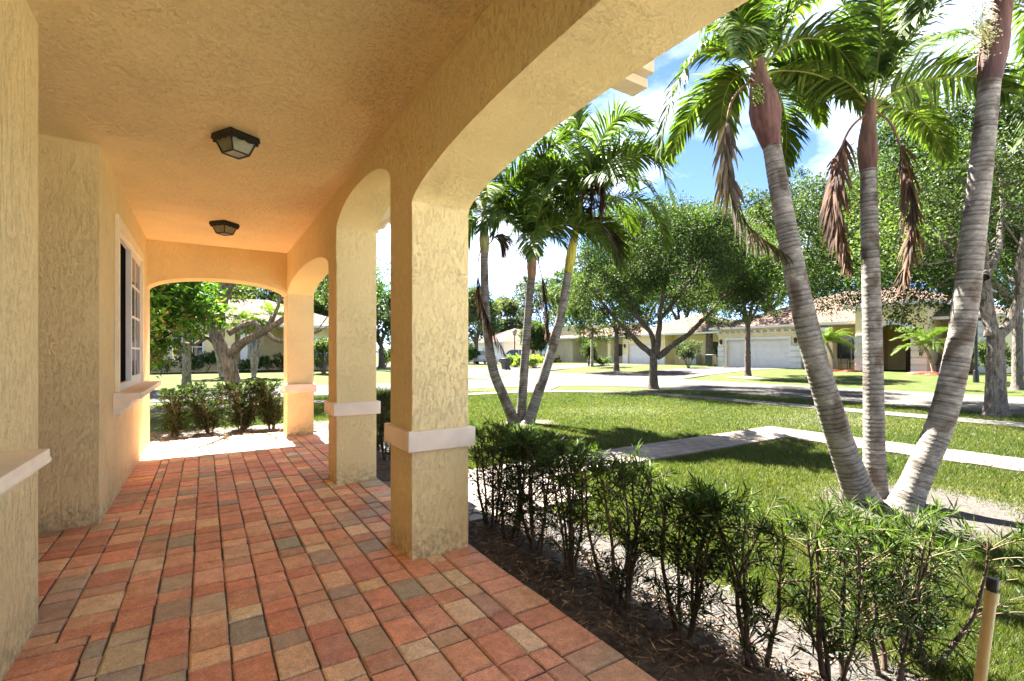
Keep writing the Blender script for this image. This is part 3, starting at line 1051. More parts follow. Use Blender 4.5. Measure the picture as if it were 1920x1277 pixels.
def crown_leaves(nb, rng, clumps, n, size, pal, asp=0.26, twig=0.22, updir=0.4):
    """clumps (k,4): centre and radius; leaves sit in tufts around twig points"""
    clumps = np.asarray(clumps)
    w = clumps[:, 3] ** 2.2; w = w / w.sum()
    nt_ = max(1, n // 14)
    ci = rng.choice(len(clumps), nt_, p=w)
    dirs = unit(rng.normal(0, 1, (nt_, 3)))
    rad = clumps[ci, 3] * rng.uniform(0.1, 1, nt_) ** 0.42
    tw = clumps[ci, :3] + dirs * rad[:, None] * np.array([1, 1, 0.8])
    tone = rng.normal(0, 0.26, len(clumps))
    ti = rng.integers(0, nt_, n)
    off = rng.normal(0, 1, (n, 3)) * twig * 0.45
    c = tw[ti] + off
    d = unit(0.6 * dirs[ti] + rng.normal(0, 0.7, (n, 3)) + np.array([0, 0, -0.1]))
    nr = unit(rng.normal(0, 0.8, (n, 3)) + np.array([0, 0, updir + 0.6]))
    L = size * rng.uniform(0.6, 1.35, n)
    pal = np.asarray(pal)
    f = np.clip(rng.normal(0.45, 0.25, n) + tone[ci[ti]], 0, 0.999)
    x = f * (len(pal) - 1); i = x.astype(int); u = (x - i)[:, None]
    col = pal[i] * (1 - u) + pal[np.minimum(i + 1, len(pal) - 1)] * u
    hue = rng.normal(0, 0.13, (len(clumps), 1)) * np.array([[1.0, 0.25, 0.6]])
    col = col * (1 + hue[ci[ti]])
    leaves(nb, c, L, L * asp, d, nr, col)


PAL_OAK = [(0.018, 0.029, 0.010), (0.030, 0.050, 0.015), (0.048, 0.077, 0.022), (0.086, 0.124, 0.036)]
PAL_LIGHT = [(0.022, 0.037, 0.010), (0.040, 0.066, 0.016), (0.066, 0.103, 0.024), (0.110, 0.155, 0.038)]
PAL_GREY = [(0.026, 0.036, 0.020), (0.046, 0.062, 0.032), (0.072, 0.094, 0.046), (0.11, 0.135, 0.065)]
PAL_BIG = [(0.036, 0.08, 0.012), (0.055, 0.12, 0.016), (0.085, 0.17, 0.022), (0.13, 0.23, 0.034), (0.20, 0.11, 0.045)]


def limb(nb, pts, r0, r1, col, n=10, rng=RNG, wob=0.0, jit=0.05, steps=None):
    pts = np.asarray(pts, float)
    L = np.linalg.norm(np.diff(pts, axis=0), axis=1).sum()
    k = steps or max(4, int(L / 0.12))
    p = spline(pts, k)
    if wob:
        w = rng.normal(0, wob, p.shape); w[0] = 0
        for _ in range(3): w[1:-1] = (w[:-2] + w[1:-1] + w[2:]) / 3
        p = p + w
    u = np.linspace(0, 1, k)
    r = r0 * (1 - u) + r1 * u
    V, q = tube_arrays(p, r, n, jit, rng)
    c = np.asarray(col) * (1 + rng.normal(0, 0.12, (len(V), 1)))
    nb.add(V, q, None, c)
    return p, r


BARK = (0.13, 0.105, 0.083)
BARKL = (0.17, 0.15, 0.13)


def tree(name, label, base, height, trunk_r, fork, crown_c, crown_r, nclump, nleaf, lsize, pal, seed, bark=BARK, cat='tree', group=None,
         limbs=(), xclump=(), clump_r=(0.42, 0.95), twig=0.24, asp=0.28, lean=(0, 0), bole=True):
    rng = np.random.default_rng(seed)
    base = Vector(base)
    t = thing(name, base, label, cat, group)
    nb = NB()
    b = np.array(base)
    fk = b + np.array([lean[0], lean[1], fork])
    if bole:
        k = max(6, int(fork / 0.1))
        pts = [b + np.array([0, 0, -0.05]), b * 0.7 + fk * 0.3 + np.array([lean[0] * -.1, 0, 0]), fk]
        p = spline(pts, k); u = np.linspace(0, 1, k)
        r = trunk_r * (1 - 0.25 * u) + trunk_r * 0.55 * np.exp(-u * fork / 0.16)
        V, q = tube_arrays(p, r, 16, 0.04, rng)
        nb.add(V, q, None, np.asarray(bark) * (1 + rng.normal(0, 0.12, (len(V), 1))))
    cc = np.asarray(crown_c, float); cr = np.asarray(crown_r, float)
    starts = []
    for pts, r0, r1 in limbs:
        p, r = limb(nb, pts, r0, r1, bark, 10, rng, 0.03)
        for i in range(len(p) // 3, len(p), max(1, len(p) // 8)): starts.append((p[i], r[i]))
    if not limbs:
        m_ = 5
        for i in range(m_):
            th = 2 * np.pi * (i + rng.uniform(-.3, .3)) / m_
            e = cc + np.array([math.cos(th) * cr[0] * .55, math.sin(th) * cr[1] * .55, rng.uniform(-.25, .4) * cr[2]])
            mid = fk * .55 + e * .45 + np.array([0, 0, 0.08 * cr[2]]) + rng.normal(0, .08, 3) * cr
            p, r = limb(nb, [fk - [0, 0, .1], mid, e], trunk_r * .6, trunk_r * .16, bark, 8, rng, 0.05)
            for j in range(len(p) // 3, len(p), max(1, len(p) // 6)): starts.append((p[j], r[j]))
    clumps = []
    for i in range(nclump):
        d = unit(rng.normal(0, 1, 3)); d[2] = d[2] if d[2] > -0.75 else -d[2]
        rr = rng.uniform(0.35, 1.0) ** 0.55
        c = cc + d * cr * rr * 0.88
        rad = rng.uniform(*clump_r)
        clumps.append((*c, rad))
        # branch from the closest limb point
        ds = [np.linalg.norm(s[0] - c) for s in starts]
        s = starts[int(np.argmin(ds))]
        mid = (s[0] + c) / 2 + rng.normal(0, .12, 3)
        limb(nb, [s[0], mid, c], min(s[1] * .6, 0.045), 0.008, bark, 5, rng, 0.03, 0.03, 8)
    for (cx_, cy_, ct_, cr_) in xclump:
        c = np.array(at(cx_, cy_, ct_)); clumps.append((*c, cr_))
        ds = [np.linalg.norm(s[0] - c) for s in starts]; s = starts[int(np.argmin(ds))]
        limb(nb, [s[0], (s[0] + c) / 2 + rng.normal(0, .15, 3), c], min(s[1] * .6, 0.045), 0.008, bark, 5, rng, 0.04, 0.03, 10)
    nb.build('trunk', M['bark'], t, True)
    lb = NB()
    crown_leaves(lb, rng, clumps, nleaf, lsize, pal, asp, twig)
    lb.build('crown', M['leaf'], t)
    return t


def pxl(lst): return [np.array(at(*a)) for a in lst]


# big street oak beyond the lawn
b = P(1225, 729); T1 = math.hypot(b.x, b.y); t1 = (b.x * SY + b.y * CY)
tree('oak_tree', 'large spreading oak with dark low-forking trunk on the verge in the centre of the view', b, 7, 0.18, 1.35,
     at(1262, 490, t1 + 0.3), (5.1, 3.9, 2.25), 88, 120000, 0.084, PAL_OAK, 21, cat='tree', xclump=[(1090, 545, t1 - .6, .8), (1120, 585, t1 - .4, .7), (1160, 570, t1 + .8, .8), (1400, 570, t1 + .5, .8), (1440, 545, t1 + .6, .8), (1350, 590, t1 - .5, .6), (1300, 560, t1 - 1, .7), (1475, 500, t1 + .4, .8)],
     limbs=[(pxl([(1225, 668, t1), (1195, 640, t1), (1165, 610, t1 - .3), (1130, 570, t1 - .6), (1110, 540, t1 - .8)]), .12, .03),
            (pxl([(1226, 668, t1), (1222, 630, t1 + .2), (1190, 585, t1 + .6), (1165, 520, t1 + 1.0), (1160, 470, t1 + 1.2)]), .11, .03),
            (pxl([(1230, 665, t1), (1236, 610, t1 - .1), (1240, 560, t1 - .3), (1255, 500, t1 - .6), (1260, 430, t1 - .8)]), .12, .03),
            (pxl([(1232, 670, t1), (1265, 645, t1), (1300, 618, t1 + .2), (1335, 580, t1 + .4), (1375, 540, t1 + .5), (1400, 500, t1 + .6)]), .13, .03),
            (pxl([(1238, 600, t1 - .1), (1270, 560, t1 + .4), (1310, 500, t1 + .9), (1330, 440, t1 + 1.3)]), .08, .02)])

# right-hand street oak, close to the frame edge
b = Vector((14.75, 3.35, G0)); t4 = b.x * SY + b.y * CY
tree('oak_tree', 'grey-barked oak with thick knotted trunk on the verge at the right edge', b, 8, 0.19, 1.9,
     at(1815, 385, t4 + 1.2) + Vector((0.5, 0.0, 0)), (4.6, 4.4, 2.7), 104, 140000, 0.073, PAL_OAK, 33, bark=BARKL, xclump=[(1500, 520, 14.5, .8), (1545, 555, 14.2, .7), (1600, 540, 14, .7), (1665, 560, 13.6, .7), (1700, 590, 13.4, .5), (1745, 545, 13, .7), (1560, 470, 14, .8), (1640, 470, 13.6, .9), (1720, 480, 13, .9), (1790, 560, 12.6, .5), (1480, 470, 14.6, .7), (1905, 560, 11.5, .5), (1830, 500, 12.4, .7)],
     limbs=[(pxl([(1860, 630, t4), (1850, 560, t4 + .1), (1846, 500, t4 + .2), (1838, 420, t4 + .4), (1820, 330, t4 + .5)]), .14, .04),
            (pxl([(1862, 640, t4), (1890, 610, t4), (1912, 560, t4 - .1), (1915, 480, t4 - .2), (1940, 380, t4 - .2)]), .13, .04),
            (pxl([(1848, 560, t4), (1800, 500, t4 + .3), (1760, 440, t4 + .8), (1700, 400, t4 + 1.4), (1640, 390, t4 + 1.9)]), .09, .025),
            (pxl([(1846, 520, t4), (1870, 470, t4 + .6), (1880, 380, t4 + 1.2), (1870, 290, t4 + 1.5)]), .09, .025)])

b = P(1402, 707)
t3 = b.x * SY + b.y * CY
tree('street_tree', 'slim straight-trunked tree in front of the white double garage', b, 8, 0.17, 3.0,
     at(1412, 505, t3), (3.0, 3.0, 2.6), 50, 36000, 0.12, PAL_LIGHT, 41, xclump=[(1345, 560, t3, .8), (1380, 590, t3 - .5, .7), (1450, 575, t3, .7), (1490, 540, t3, .8)])
b = P(1156, 697)
t2 = b.x * SY + b.y * CY
tree('street_tree', 'street tree in a round mulch island before the second garage', b, 7, 0.2, 3.0,
     at(1135, 560, t2), (3.6, 3.6, 2.7), 56, 40000, 0.14, PAL_LIGHT, 43, xclump=[(1072, 600, t2, 1.0), (1098, 622, t2, .9), (1135, 622, t2 + .5, .9), (1178, 618, t2, .9), (1205, 600, t2, .9)])
b = P(1908, 731)
t5 = b.x * SY + b.y * CY
tree('oak_tree', 'second thick oak trunk standing across the road at the right edge', b, 9, 0.17, 3.2,
     at(1880, 440, t5 + 1), (5.2, 5.2, 3.2), 60, 36000, 0.13, PAL_OAK, 44, bark=BARKL)

# twisted live oak beyond the end arch
b = Vector((0.55, 14.7, G0)); t6 = b.x * SY + b.y * CY
tree('live_oak', 'gnarled live oak with thick leaning trunk framed by the end arch', b, 8, 0.24, 1.1,
     (0.9, 16.6, 4.2), (5.0, 2.6, 2.0), 80, 46000, 0.085, PAL_LIGHT, 55, bark=(0.25, 0.20, 0.165), lean=(-0.12, 0.0), bole=False,
     limbs=[(pxl([(447, 775, t6), (440, 725, t6), (430, 690, t6), (412, 645, t6), (404, 600, t6), (420, 555, t6), (436, 520, t6), (450, 470, t6 + .2), (440, 400, t6 + .4)]), .20, .10),
            (pxl([(432, 665, t6), (450, 645, t6), (480, 632, t6 - .2), (500, 618, t6 - .3), (530, 600, t6 - .4), (580, 560, t6 - .5)]), .13, .05),
            (pxl([(428, 625, t6), (450, 612, t6 + .2), (475, 606, t6 + .3), (500, 625, t6 + .3), (530, 640, t6 + .4), (600, 622, t6 + .5)]), .085, .03),
            (pxl([(412, 650, t6), (390, 632, t6), (365, 645, t6 - .2), (340, 640, t6 - .3)]), .08, .03),
            (pxl([(405, 600, t6), (398, 585, t6), (380, 560, t6), (350, 530, t6)]), .07, .03),
            ([np.array(p_) for p_ in ((0.75, 14.8, 4.6), (0.7, 13.7, 5.4), (0.3, 12.6, 6.0), (-0.15, 11.9, 6.15), (-0.75, 11.3, 6.1))], .09, .03),
            ([np.array(p_) for p_ in ((0.6, 13.4, 5.6), (1.0, 12.4, 6.2), (0.75, 11.9, 6.5), (1.2, 11.4, 6.6))], .05, .02),
            ([np.array(p_) for p_ in ((0.35, 12.6, 6.0), (0.35, 11.9, 5.75), (0.1, 11.4, 5.6))], .035, .012),
            (pxl([(505, 615, t6 - .3), (518, 580, t6 - .3), (528, 545, t6 - .3), (540, 490, t6)]), .05, .02)])
# broad-leaved tree just outside the house corner
tree('broadleaf_tree', 'glossy broad-leaved tree with a few reddish leaves beside the house corner', (-1.9, 12.6, G0), 5, 0.1, 1.2,
     (-1.2, 12.3, 2.2), (1.6, 1.5, 1.65), 52, 17000, 0.125, PAL_BIG, 61, clump_r=(0.3, 0.55), twig=0.2, asp=0.24)
b = P(350, 727)
tree('street_tree', 'pale-trunked tree across the side street left of the live oak', b, 6, 0.17, 2.6,
     (b.x, b.y, 5.0), (2.8, 2.8, 2.2), 30, 14000, 0.13, PAL_LIGHT, 62, bark=(0.22, 0.20, 0.15))

# background trees: three kinds, each its own mesh, copied
BGL = []


def bg(px, top, dist, seed, w=1.0, pal=PAL_OAK, label='', n=15000, cat='tree'):
    dx, dy = ray(px)
    x, y = dx * dist, dy * dist
    z = float(gz(x, y))
    H = CH + (HY - top) * dist / F - z
    return tree('background_tree', label, (x, y, z), H, 0.2 + H * 0.012, H * 0.28, (x, y, z + H * 0.62), (H * 0.42 * w, H * 0.42 * w, H * 0.40), 34, n,
                0.011 * dist ** 0.75 + 0.06, pal, seed, clump_r=(H * 0.075, H * 0.14), twig=0.45)


bgs = [(1330, 395, 44, 1.0, PAL_OAK, 'tall tree rising behind the roof left of the double garage', 20000),
       (1440, 345, 47, 0.9, PAL_OAK, 'tall dark tree behind the double garage roof', 20000),
       (1530, 330, 46, 1.0, PAL_GREY, 'grey-green tree behind the entry of the right house', 20000),
       (1610, 400, 50, 1.1, PAL_OAK, 'dense tree behind the middle palm and house roof', 16000),
       (1700, 300, 47, 1.0, PAL_OAK, 'tall tree behind the tiled entry roof', 18000),
       (1800, 330, 40, 1.0, PAL_OAK, 'dark tree behind the right house corner', 18000),
       (1900, 300, 44, 1.0, PAL_LIGHT, 'light green tree behind the farthest right oak', 14000),
       (1010, 520, 92, 1.0, PAL_GREY, 'hazy tree behind the far tan house', 12000),
       (1085, 500, 84, 1.0, PAL_LIGHT, 'tall tree behind the taller wing of the second house', 12000),
       (1210, 440, 66, 1.0, PAL_LIGHT, 'tall tree behind the second garage roof', 14000),
       (1275, 460, 62, 1.0, PAL_OAK, 'dark tree behind the roof between the two houses', 14000),
       (940, 560, 88, 1.0, PAL_GREY, 'pale grey-green tree behind the parked cars', 12000),
       (893, 545, 64, 0.8, PAL_GREY, 'silvery tree beside the near column at the far end of the street', 12000),
       (860, 530, 95, 1.2, PAL_LIGHT, 'light green tree at the far end of the street', 12000),
       (1000, 600, 62, 0.7, PAL_OAK, 'low dark tree with a crooked trunk before the white garage', 12000),
       (715, 540, 48, 1.0, PAL_LIGHT, 'yellow-green tree seen between the near and second columns', 12000),
       (640, 500, 40, 1.0, PAL_LIGHT, 'bright green tree seen right of the corner column', 14000),
       (600, 430, 52, 1.0, PAL_OAK, 'tall tree behind the corner column across the side street', 14000),
       (500, 480, 50, 1.0, PAL_GREY, 'grey-green tree behind the yellow house seen through the end arch', 14000),
       (400, 470, 52, 1.0, PAL_OAK, 'dark tree behind the yellow house roof', 14000),
       (310, 440, 46, 1.1, PAL_LIGHT, 'light green tree left behind the yellow house', 14000)]
for i, (px, top, dist, w, pal, lab, n) in enumerate(bgs):
    bg(px, top, dist, 100 + i, w, pal, lab, n)


# ------------------------------------------------------------------ palms
def frond(parent, pts, leafL, cols, rach_col, n=52, dead=False, rng=None, rr=0.012, width=0.02, name='frond', vee=0.30, droop=0.85, mat=None):
    p = spline([np.array(q_) for q_ in pts], 40)
    nb = NB()
    L = np.linalg.norm(np.diff(p, axis=0), axis=1).sum()
    rad = np.linspace(rr, rr * 0.18, 40)
    V, q = tube_arrays(p, rad, 6)
    nb.add(V, q, None, rach_col)
    t, _, _ = frames(p)
    up = np.array([0, 0, 1.0])
    s0 = 0.14 if not dead else 0.25
    u = np.linspace(s0, 0.995, n)
    f = u * 39; i = np.minimum(f.astype(int), 38); w = (f - i)[:, None]
    c0 = p[i] * (1 - w) + p[i + 1] * w
    td = unit(t[i] * (1 - w) + t[i + 1] * w)
    # frond-plane normal: smooth across vertical rachis
    side = np.cross(td, up); sl = np.linalg.norm(side, axis=1, keepdims=True)
    ref = side[int(len(side) * 0.2)]
    ref = unit(ref[None])[0]
    side = np.where(sl > 0.25, side / (sl + 1e-9), ref[None])
    sgn = np.sign((side * ref).sum(1, keepdims=True)); sgn[sgn == 0] = 1
    side = side * sgn
    for k in range(2): side[1:-1] = unit(side[:-2] + side[1:-1] + side[2:])
    nrm = unit(np.cross(side, td))
    nrm *= np.sign(nrm[:, 2:3] + 1e-6)
    if not dead:
        ph_ = rng.uniform(-0.75, 0.75)
        side, nrm = side * math.cos(ph_) + nrm * math.sin(ph_), nrm * math.cos(ph_) - side * math.sin(ph_)
    prof = np.interp(u, [s0, 0.25, 0.5, 0.8, 1.0], [0.45, 0.85, 1.0, 0.75, 0.35])
    for sg in (-1, 1):
        m = len(u)
        ll = leafL * prof * rng.uniform(0.82, 1.12, m)
        fw = np.interp(u, [0, 0.6, 1], [0.45, 0.75, 1.5])[:, None] + rng.normal(0, 0.12, (m, 1))
        ve = vee + rng.normal(0, 0.16, (m, 1))
        d0 = unit(side * sg + td * fw + nrm * ve)
        if dead: d0 = unit(side * sg * rng.uniform(0.2, 0.75, (m, 1)) + td * 0.9 + np.array([0, 0, -0.7]) + rng.normal(0, 0.25, (m, 3)))
        pts_ = [c0]
        d = d0; g = np.array([0, 0, -1.0])
        dr = (droop * rng.uniform(0.4, 1.5, (m, 1)))
        seg = 3
        for k in range(seg):
            pts_.append(pts_[-1] + d * (ll / seg)[:, None])
            d = unit(d + g * dr * 0.55)
        wv = unit(np.cross(d0, nrm + rng.normal(0, 0.15, (m, 3))))
        W = width * np.array([0.55, 1.0, 0.75])
        vs = []
        for k in range(seg):
            ww = wv * W[k] * rng.uniform(0.85, 1.1, (m, 1))
            vs += [pts_[k] - ww * 0.5, pts_[k] + ww * 0.5]
        vs.append(pts_[seg])
        V = np.stack(vs, 1)
        b_ = (np.arange(m) * 7)[:, None]
        qd = np.concatenate([b_ + np.array([[0, 1, 3, 2]]), b_ + np.array([[2, 3, 5, 4]])])
        tr = b_ + np.array([[4, 5, 6]])
        cc = np.asarray(cols)[rng.integers(0, len(cols), m)] * (1 + rng.normal(0, 0.1, (m, 1)))
        nb.add(V.reshape(-1, 3), qd, tr, np.repeat(cc, 7, 0))
    return nb.build(name, mat or (M['deadleaf'] if dead else M['palmleaf']), parent)


def palm_trunk(parent, pts, r0, r1, rng, ring=0.045, tint=(0.20, 0.18, 0.16), flare=0.5):
    p = np.array([np.array(a) for a in pts])
    L = np.linalg.norm(np.diff(p, axis=0), axis=1).sum()
    k = int(L / 0.011)
    p = spline(p, k)
    u = np.linspace(0, 1, k); s = u * L
    r = r0 * (1 - u) + r1 * u + flare * r0 * np.exp(-s / 0.16)
    # irregular leaf-scar rings
    edges = np.cumsum(ring * (0.75 + 0.5 * rng.random(int(L / ring) * 2 + 8)) * (1.15 - 0.5 * u.mean()))
    ph = np.zeros(k); tone = np.ones(k)
    for i in range(k):
        j = int(np.searchsorted(edges, s[i]))
        a0 = edges[j - 1] if j > 0 else 0
        ph[i] = (s[i] - a0) / (edges[min(j, len(edges) - 1)] - a0 + 1e-6)
    r = r * (1 + 0.035 * (0.5 - ph))
    n = 22
    V, q = tube_arrays(p, r, n, 0.006, rng)
    rid = np.searchsorted(edges, s)
    rt = rng.normal(1, 0.12, len(edges) + 2)
    ringc = np.where(ph < 0.17, 0.55, 1.0) * (0.8 + 0.3 * ph) * np.clip(rt[rid], .6, 1.45)
    base = np.asarray(tint)[None, None] * ringc[:, None, None] * np.ones((1, n, 1))
    # brown / lichen patches
    th = np.linspace(0, 2 * np.pi, n, endpoint=False)
    pat = np.zeros((k, n))
    for _ in range(26):
        f1, f2, f3 = rng.uniform(0.5, 9), rng.integers(-3, 4), rng.uniform(0, 6.28)
        pat += np.sin(f1 * s[:, None] * 2 + f2 * th[None] + f3)
    pat = ss(pat / 5.1, 0.2, 1.1)[..., None]
    c = base * (1 - pat * 0.8) + np.array([0.085, 0.062, 0.042]) * ringc[:, None, None] * pat * 0.8
    c = c * (1 + rng.normal(0, 0.09, (k, n, 1)))
    nb = NB(); nb.add(V, q, None, c.reshape(-1, 3))
    return nb.build('trunk', M['palmbark'], parent, True)


def crownshaft(parent, pts, rads, c0, c1, rng):
    p = spline([np.array(a) for a in pts], 26)
    r = spline([(x, 0, 0) for x in rads], 26)[:, 0] if len(rads) == len(pts) else np.interp(np.linspace(0, 1, 26), np.linspace(0, 1, len(rads)), rads)
    V, q = tube_arrays(p, r, 18, 0.02, rng)
    u = np.linspace(0, 1, 26)[:, None, None]
    c = np.asarray(c0)[None, None] * (1 - u) + np.asarray(c1)[None, None] * u
    c = np.broadcast_to(c, (26, 18, 3)) * (1 + 0.25 * np.sin(np.linspace(0, 12, 18))[None, :, None] * rng.uniform(.3, 1, (1, 18, 1)))
    nb = NB(); nb.add(V, q, None, c.reshape(-1, 3))
    return nb.build('crownshaft', M['shaft'], parent, True)


GREEN = [(0.032, 0.056, 0.010), (0.049, 0.083, 0.014), (0.070, 0.112, 0.020), (0.104, 0.152, 0.032)]
GREENL = [(0.054, 0.088, 0.012), (0.080, 0.125, 0.018), (0.115, 0.160, 0.03)]
DEADR = [(0.125, 0.062, 0.038), (0.090, 0.048, 0.032), (0.17, 0.10, 0.064), (0.06, 0.040, 0.032)]
DEADG = [(0.15, 0.118, 0.088), (0.105, 0.082, 0.062), (0.20, 0.165, 0.125), (0.07, 0.055, 0.042)]
RACH = (0.20, 0.21, 0.05)


def palm(label, base, trunk_px, r0, r1, shaft_px, shaft_r, sc0, sc1, fronds, seed, leafL=0.42, group='slender ringed palms in two clumps', dead=(), nleaf=54, tint=(0.205, 0.186, 0.165), lw=0.024, extra=0, xl=1.0):
    rng = np.random.default_rng(seed)
    pts = [at(*a) for a in trunk_px]
    t = thing('palm_tree', (pts[0].x, pts[0].y, G0), label, 'palm tree', group)
    pts[0].z = G0 - 0.08
    palm_trunk(t, pts, r0, r1, rng, tint=tint)
    crownshaft(t, [at(*a) for a in shaft_px], shaft_r, sc0, sc1, rng)
    for f in fronds:
        pal = GREENL if (len(f) and f[0] == 'L') else GREEN
        g = f[1:] if f[0] == 'L' else f
        frond(t, [at(*a) for a in g], leafL, pal, RACH, nleaf, False, rng, width=lw)
    top = np.array(at(*shaft_px[-1]))
    for k in range(extra):
        th = 2 * math.pi * (k + rng.uniform(-.35, .35)) / extra; el = rng.uniform(0.15, 1.2)
        d = np.array([math.cos(th) * math.cos(el), math.sin(th) * math.cos(el), math.sin(el)])
        q_ = top - [0, 0, .06]; pts2 = [q_]
        Lf = rng.uniform(1.5, 2.1) * xl
        for _k in range(5):
            q_ = q_ + d * Lf / 5; pts2.append(q_); d = unit(d + np.array([0, 0, -0.34]))
        frond(t, pts2, leafL, GREEN if k % 3 else GREENL, RACH, nleaf, False, rng, width=lw)
    for f in dead:
        pal = DEADG if f[0] == 'G' else DEADR
        frond(t, [at(*a) for a in f[1:]], leafL * 1.0, pal, (0.16, 0.09, 0.05), int(nleaf * 1.3), True, rng, name='dead_frond', width=lw * 0.9)
    return t


D = RC.x * SY + RC.y * CY
pr1 = palm('left-leaning palm of the right clump with a swollen purple crownshaft', RC,
     [(1622, 935, D - .05), (1583, 850, D - .1), (1548, 740, D - .12), (1510, 600, D - .1), (1473, 420, D - .05), (1446, 268, D)], 0.118, 0.078,
     [(1447, 275, D), (1440, 245, D), (1432, 195, D), (1424, 150, D), (1420, 110, D)], [0.08, 0.105, 0.135, 0.085, 0.05],
     (0.10, 0.045, 0.042), (0.19, 0.105, 0.075),
     [[(1418, 135, D), (1385, 105, D - .05), (1330, 92, D - .1), (1285, 130, D - .15), (1250, 215, D - .2), (1238, 285, D - .2)],
      [(1416, 130, D), (1380, 90, D + .1), (1330, 50, D + .2), (1260, 40, D + .4), (1200, 90, D + .5)],
      [(1420, 130, D), (1421, 60, D), (1425, -30, D - .05), (1400, -150, D - .2), (1330, -240, D - .3)],
      [(1426, 130, D), (1455, 80, D - .1), (1492, 15, D - .2), (1560, -80, D - .3), (1660, -110, D - .4)],
      [(1428, 135, D), (1460, 95, D - .1), (1510, 72, D - .15), (1568, 88, D - .2), (1615, 150, D - .3)],
      ['L', (1428, 140, D), (1470, 132, D + .1), (1530, 140, D + .2), (1590, 170, D + .3), (1625, 215, D + .3)],
      ['L', (1412, 145, D), (1385, 140, D + .2), (1362, 170, D + .4), (1352, 225, D + .5), (1358, 270, D + .55)],
      [(1420, 130, D), (1440, 80, D + .3), (1450, 10, D + .6), (1470, -50, D + .9)],
      [(1425, 140, D), (1462, 180, D + .4), (1475, 250, D + .7), (1470, 320, D + .8)],
      [(1418, 130, D), (1395, 60, D - .4), (1370, -40, D - .7)]],
     71, 0.36,
     dead=[['G', (1408, 150, D), (1372, 190, D - .05), (1360, 270, D - .1), (1368, 350, D - .1), (1405, 425, D - .15), (1475, 478, D - .18)]], nleaf=74, lw=0.030, extra=4, xl=.8)
# seed cluster tucked in the split crownshaft
rs = np.random.default_rng(3)
c = np.array(at(1421, 178, D - 0.11)); nb = NB()
for _ in range(240):
    o = c + np.clip(rs.normal(0, 1, 3), -1.7, 1.7) * [0.024, 0.02, 0.05]
    V, q = tube_arrays([o, o + [0, 0, .006], o + [0, 0, .014]], [0.004, 0.009, 0.003], 5)
    nb.add(V, q, None, np.array((0.16, 0.20, 0.05)) * rs.uniform(.6, 1.5))
nb.build('seed_spray', M['shaft'], pr1)

D2 = D + 0.12
palm('upright middle palm of the right clump with two hanging rust-red dead fronds', RC,
     [(1640, 912, D2), (1638, 760, D2), (1635, 600, D2), (1631, 450, D2), (1628, 312, D2)], 0.092, 0.068,
     [(1628, 318, D2), (1627, 300, D2), (1627, 258, D2), (1630, 222, D2), (1633, 190, D2)], [0.07, 0.082, 0.085, 0.07, 0.04],
     (0.085, 0.042, 0.032), (0.15, 0.085, 0.055),
     [[(1634, 200, D2), (1660, 150, D2 - .1), (1695, 85, D2 - .2), (1745, 10, D2 - .3), (1830, -60, D2 - .4)],
      [(1638, 200, D2), (1690, 165, D2 - .1), (1765, 145, D2 - .15), (1835, 145, D2 - .2), (1890, 175, D2 - .3)],
      [(1630, 198, D2), (1590, 155, D2 + .05), (1535, 132, D2 + .1), (1480, 135, D2 + .15), (1440, 165, D2 + .2)],
      [(1628, 200, D2), (1580, 175, D2 + .3), (1520, 180, D2 + .5), (1475, 235, D2 + .6), (1462, 290, D2 + .6)],
      [(1632, 195, D2), (1618, 110, D2 + .1), (1590, 20, D2 + .2), (1530, -60, D2 + .3)],
      [(1634, 195, D2), (1650, 80, D2 - .1), (1650, -40, D2 - .2), (1620, -140, D2 - .4)],
      ['L', (1640, 205, D2), (1690, 200, D2 + .3), (1740, 235, D2 + .5), (1775, 300, D2 + .6)],
      [(1637, 200, D2), (1690, 120, D2 + .4), (1750, 70, D2 + .8), (1820, 60, D2 + 1.1)],
      [(1630, 195, D2), (1600, 130, D2 + .5), (1560, 90, D2 + .9), (1500, 100, D2 + 1.2)],
      ['L', (1638, 203, D2), (1680, 180, D2 + .5), (1720, 200, D2 + .9), (1745, 260, D2 + 1.1)],
      [(1634, 195, D2), (1670, 60, D2 + .2), (1720, -60, D2 + .4), (1800, -130, D2 + .5)]],
     72, 0.40,
     dead=[['R', (1630, 208, D2), (1592, 245, D2 - .05), (1570, 310, D2 - .1), (1566, 400, D2 - .1), (1592, 500, D2 - .1)],
           ['R', (1638, 206, D2), (1672, 235, D2 - .05), (1698, 310, D2 - .1), (1710, 410, D2 - .1), (1692, 530, D2 - .1)]], nleaf=74, lw=0.030)

D3 = D - 0.25
pr3 = palm('right-leaning palm of the right clump whose crown leaves the top of the frame', RC,
     [(1688, 958, D3), (1722, 890, D3 - .02), (1768, 780, D3 - .05), (1803, 620, D3 - .08), (1830, 400, D3 - .1), (1856, 148, D3 - .1)], 0.105, 0.076,
     [(1856, 155, D3 - .1), (1858, 130, D3 - .1), (1868, 60, D3 - .1), (1880, 0, D3 - .1), (1890, -60, D3 - .1)], [0.078, 0.10, 0.098, 0.09, 0.05],
     (0.085, 0.048, 0.045), (0.16, 0.075, 0.055),
     [[(1888, -40, D3), (1930, -60, D3 + .1), (1975, 0, D3 + .2), (1960, 130, D3 + .4), (1915, 270, D3 + .5)],
      [(1888, -40, D3), (1830, -80, D3), (1760, -40, D3 - .1), (1710, 40, D3 - .1)],
      [(1888, -40, D3), (1900, -160, D3), (1950, -260, D3)],
      [(1888, -40, D3), (1850, -150, D3 + .2), (1780, -220, D3 + .3)],
      [(1888, -40, D3), (1960, -140, D3 - .2), (2060, -120, D3 - .3)],
      ['L', (1890, -30, D3), (1930, 20, D3 + .5), (1945, 110, D3 + .8), (1930, 220, D3 + .9)],
      [(1888, -40, D3), (1860, -80, D3 - .5), (1800, -60, D3 - .8)]], 73, 0.40, nleaf=74, lw=0.030)
